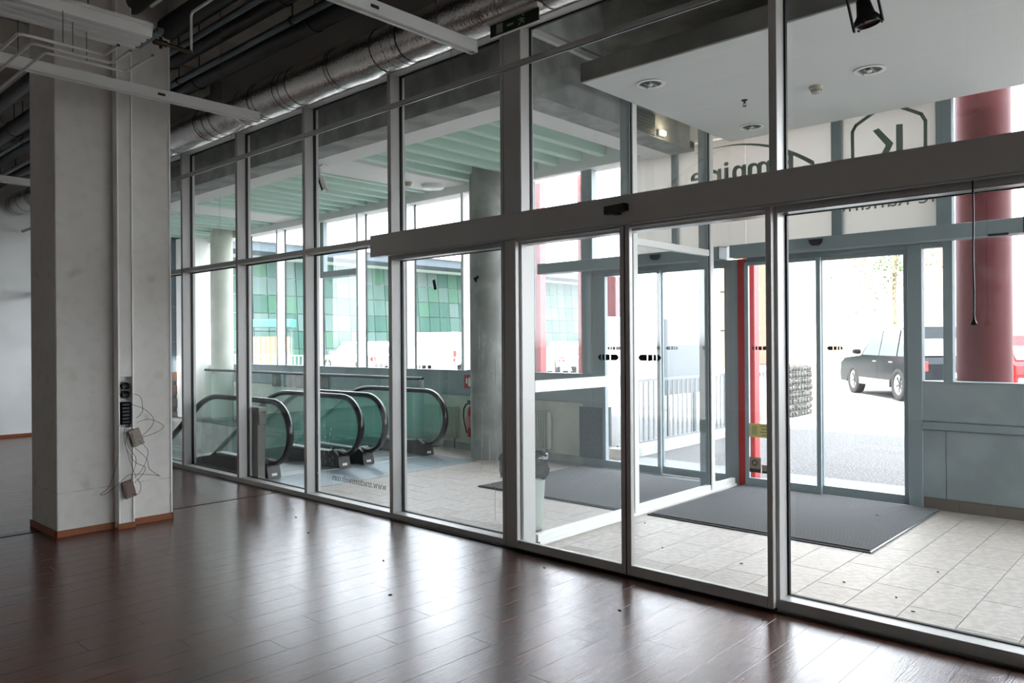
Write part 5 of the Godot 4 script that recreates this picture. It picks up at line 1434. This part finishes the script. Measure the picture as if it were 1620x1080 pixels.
	for q in [[-4.02, -4.02, "slim red post just outside the left leaf of street door"], [-6.45, -4.05, "slim red post outside the window beside the left door"], [-7.27, -4.05, "slim red post outside the window by the round column"]]:
		var p := thing("red_post", q[2], "post", Vector3(q[0], -0.02, q[1]), 0, "red posts outside the glazing")
		pbox("shaft", Vector3(-0.07, 0, -0.07), Vector3(0.07, 5.6, 0.07), mats["red_paint"], p, 0.01)
		pbox("base_plate", Vector3(-0.11, 0, -0.11), Vector3(0.11, 0.02, 0.11), mats["dark_steel"], p)
	# gabion
	var gb := thing("gabion", "wire basket wall of grey stones on the forecourt", "gabion", Vector3(-6.42, 0.05, -10.9))
	var stones := []
	for k in 4:
		var st := MB.new()
		var pr := []
		for i in 6:
			var a := PI * i / 5.0
			pr.append(Vector2(0.085 * sin(a) * (1 + 0.2 * sin(i * 2.3 + k)), -0.075 * cos(a)))
		st.lathe(pr, Transform3D.IDENTITY, 7)
		stones.append(st.mesh())
	for iy in 8:
		for iz in 8:
			for ixx in 2:
				var o := put("stone", stones[rng.randi() % 4], mats["gravel_stone"], gb)
				o.position = Vector3(-0.1 + ixx * 0.22 + rng.randf_range(-0.02, 0.02), 0.08 + iy * 0.13, -0.5 + iz * 0.14 + (iy % 2) * 0.06)
				o.rotation = Vector3(rng.randf() * 6, rng.randf() * 6, rng.randf() * 6)
	for iy in 9:
		ptube("wire", [Vector3(0.22, 0.02 + iy * 0.13, -0.6), Vector3(0.22, 0.02 + iy * 0.13, 0.62)], 0.004, mats["zinc"], gb, 5)
	for iz in 9:
		ptube("wire", [Vector3(0.222, 0.0, -0.58 + iz * 0.145), Vector3(0.222, 1.08, -0.58 + iz * 0.145)], 0.004, mats["zinc"], gb, 5)
	# street fence along the far pavement
	var sf := thing("street_fence", "long light metal fence on the pavement before the parked cars", "fence", Vector3(-22.0, 0.05, -9.7))
	for k in 110: pbox("bar", Vector3(-13.0 + k * 0.24, 0.1, -0.012), Vector3(-12.94 + k * 0.24, 1.15, 0.012), mt("bar_grey", Color(0.36, 0.39, 0.40), 0.5), sf)
	pbox("rail", Vector3(-13, 1.13, -0.02), Vector3(13.4, 1.17, 0.02), mt("bar_grey", Color(0.36, 0.39, 0.40), 0.5), sf)
	pbox("rail", Vector3(-13, 0.08, -0.02), Vector3(13.4, 0.12, 0.02), mt("bar_grey", Color(0.36, 0.39, 0.40), 0.5), sf)
	# green glass building
	var gbld := thing("glass_building", "long building with sloping green glass front across the street", "building", Vector3(-40.2, 0.17, -30), 0)
	pbox("core", Vector3(-8, 0, -22), Vector3(-0.6, 7.6, 22), mt("core_grey", Color(0.72, 0.80, 0.76), 0.7), gbld)
	var tones := []
	for k in 4: tones.append(mt("facade_glass_%d" % k, [Color(0.21, 0.34, 0.30), Color(0.29, 0.39, 0.36), Color(0.25, 0.39, 0.32), Color(0.33, 0.41, 0.39)][k], 0.45, 0.0, 0.25))
	for j in 6:
		for i in 46:
			var z0 := -21.8 + i * 0.945
			var o := MB.new()
			var lean0 := 0.0 + j * 0.08
			var lean1 := lean0 + 0.08
			o.hexa([Vector3(-0.5 - lean0 + 0.4, 0.1 + j * 1.04, z0), Vector3(-0.44 - lean0 + 0.4, 0.1 + j * 1.04, z0), Vector3(-0.44 - lean0 + 0.4, 0.1 + j * 1.04, z0 + 0.90), Vector3(-0.5 - lean0 + 0.4, 0.1 + j * 1.04, z0 + 0.90),
				Vector3(-0.5 - lean1 + 0.4, 1.09 + j * 1.04, z0), Vector3(-0.44 - lean1 + 0.4, 1.09 + j * 1.04, z0), Vector3(-0.44 - lean1 + 0.4, 1.09 + j * 1.04, z0 + 0.90), Vector3(-0.5 - lean1 + 0.4, 1.09 + j * 1.04, z0 + 0.90)])
			put("pane", o.mesh(), tones[rng.randi() % 4], gbld)
	pbox("eave", Vector3(-8, 6.5, -22.5), Vector3(1.6, 7.0, 22.5), mt("eave_grey", Color(0.30, 0.35, 0.38), 0.6), gbld)
	pbox("roof", Vector3(-9, 7.0, -22.5), Vector3(1.8, 7.3, 22.5), mats["frame_white"], gbld)
	# timber screen and awning before it
	var ts := thing("timber_screen", "orange brown timber screen by the street at the left", "fence", at_px(425, 35, 0.17), 0.75)
	for k in 9: pbox("board", Vector3(-1.0 + k * 0.22, 0, -0.03), Vector3(-0.8 + k * 0.22, 1.75, 0.03), mt("timber", Color(0.52, 0.36, 0.24), 0.7), ts, 0.005)
	var aw := thing("awning", "teal green awning above the timber screen", "awning", at_px(425, 37, 0.17), 0.75)
	pbox("canopy", Vector3(-1.2, 2.2, -0.5), Vector3(1.2, 2.6, 0.5), mt("awning_teal", Color(0.10, 0.42, 0.38), 0.7), aw, 0.03)
	for s5 in [-1.1, 1.1]: pbox("post", Vector3(s5 - 0.03, 0, -0.03), Vector3(s5 + 0.03, 2.2, 0.03), mats["zinc"], aw)
	# pale building with brick piers beyond the SUV
	var pb := thing("pale_building", "pale building with orange brown piers beyond the parked SUV", "building", at_px(1340, 46, 0.17), deg_to_rad(YAW))
	pbox("wall", Vector3(-6.4, 0, -6), Vector3(14, 11, -0.3), mt("pale_render", Color(0.76, 0.74, 0.70), 0.8), pb)
	for k in range(1, 5):
		pbox("pier", Vector3(-1.0 + (k - 2) * 5.2, 0, -0.3), Vector3(1.0 + (k - 2) * 5.2, 10, 0.3), mt("pier_orange", Color(0.58, 0.47, 0.39), 0.8), pb, 0.03)
		pbox("window", Vector3(1.6 + (k - 2) * 5.2, 2.5, -0.32), Vector3(3.6 + (k - 2) * 5.2, 6.5, -0.25), mt("window_pale", Color(0.45, 0.50, 0.52), 0.1), pb)
	var bb := thing("brick_building", "beige brick building block beyond the street railing", "building", at_px(1150, 40, 0.17), deg_to_rad(YAW))
	pbox("wall", Vector3(-2.6, 0, -2), Vector3(1.6, 13, 0), mt("beige_brick", Color(0.42, 0.37, 0.30), 0.85), bb)
	for k in 6: pbox("cornice", Vector3(-2.7, 2.0 + k * 2, -0.05), Vector3(1.7, 2.15 + k * 2, 0.1), mt("beige_pale", Color(0.52, 0.48, 0.42), 0.85), bb)
	# small tree
	var tr := thing("street_tree", "thin leafed young tree behind the parked SUV", "tree", at_px(1415, 28, 0.17))
	ptube("trunk", [Vector3(0, 0, 0), Vector3(0.05, 1.5, 0.02), Vector3(0.0, 3.0, 0), Vector3(0.1, 5.0, 0.1)], 0.07, mt("bark", Color(0.34, 0.29, 0.24), 0.9), tr, 8)
	var lv := MB.new()
	for k in 900:
		var d := Vector3(rng.randfn(), rng.randfn() * 0.8, rng.randfn()) * 0.7
		var p := Vector3(0, 4.2, 0) + d
		var bs := Basis(Vector3(rng.randfn(), rng.randfn(), rng.randfn()).normalized(), rng.randf() * TAU)
		lv.face([p + bs * Vector3(-0.05, 0, 0), p + bs * Vector3(0, 0, 0.04), p + bs * Vector3(0.06, 0, 0), p + bs * Vector3(0, 0, -0.04)], p - Vector3.UP)
	put("foliage", lv.mesh(), mt("leaf_green", Color(0.30, 0.36, 0.20), 0.7), tr)
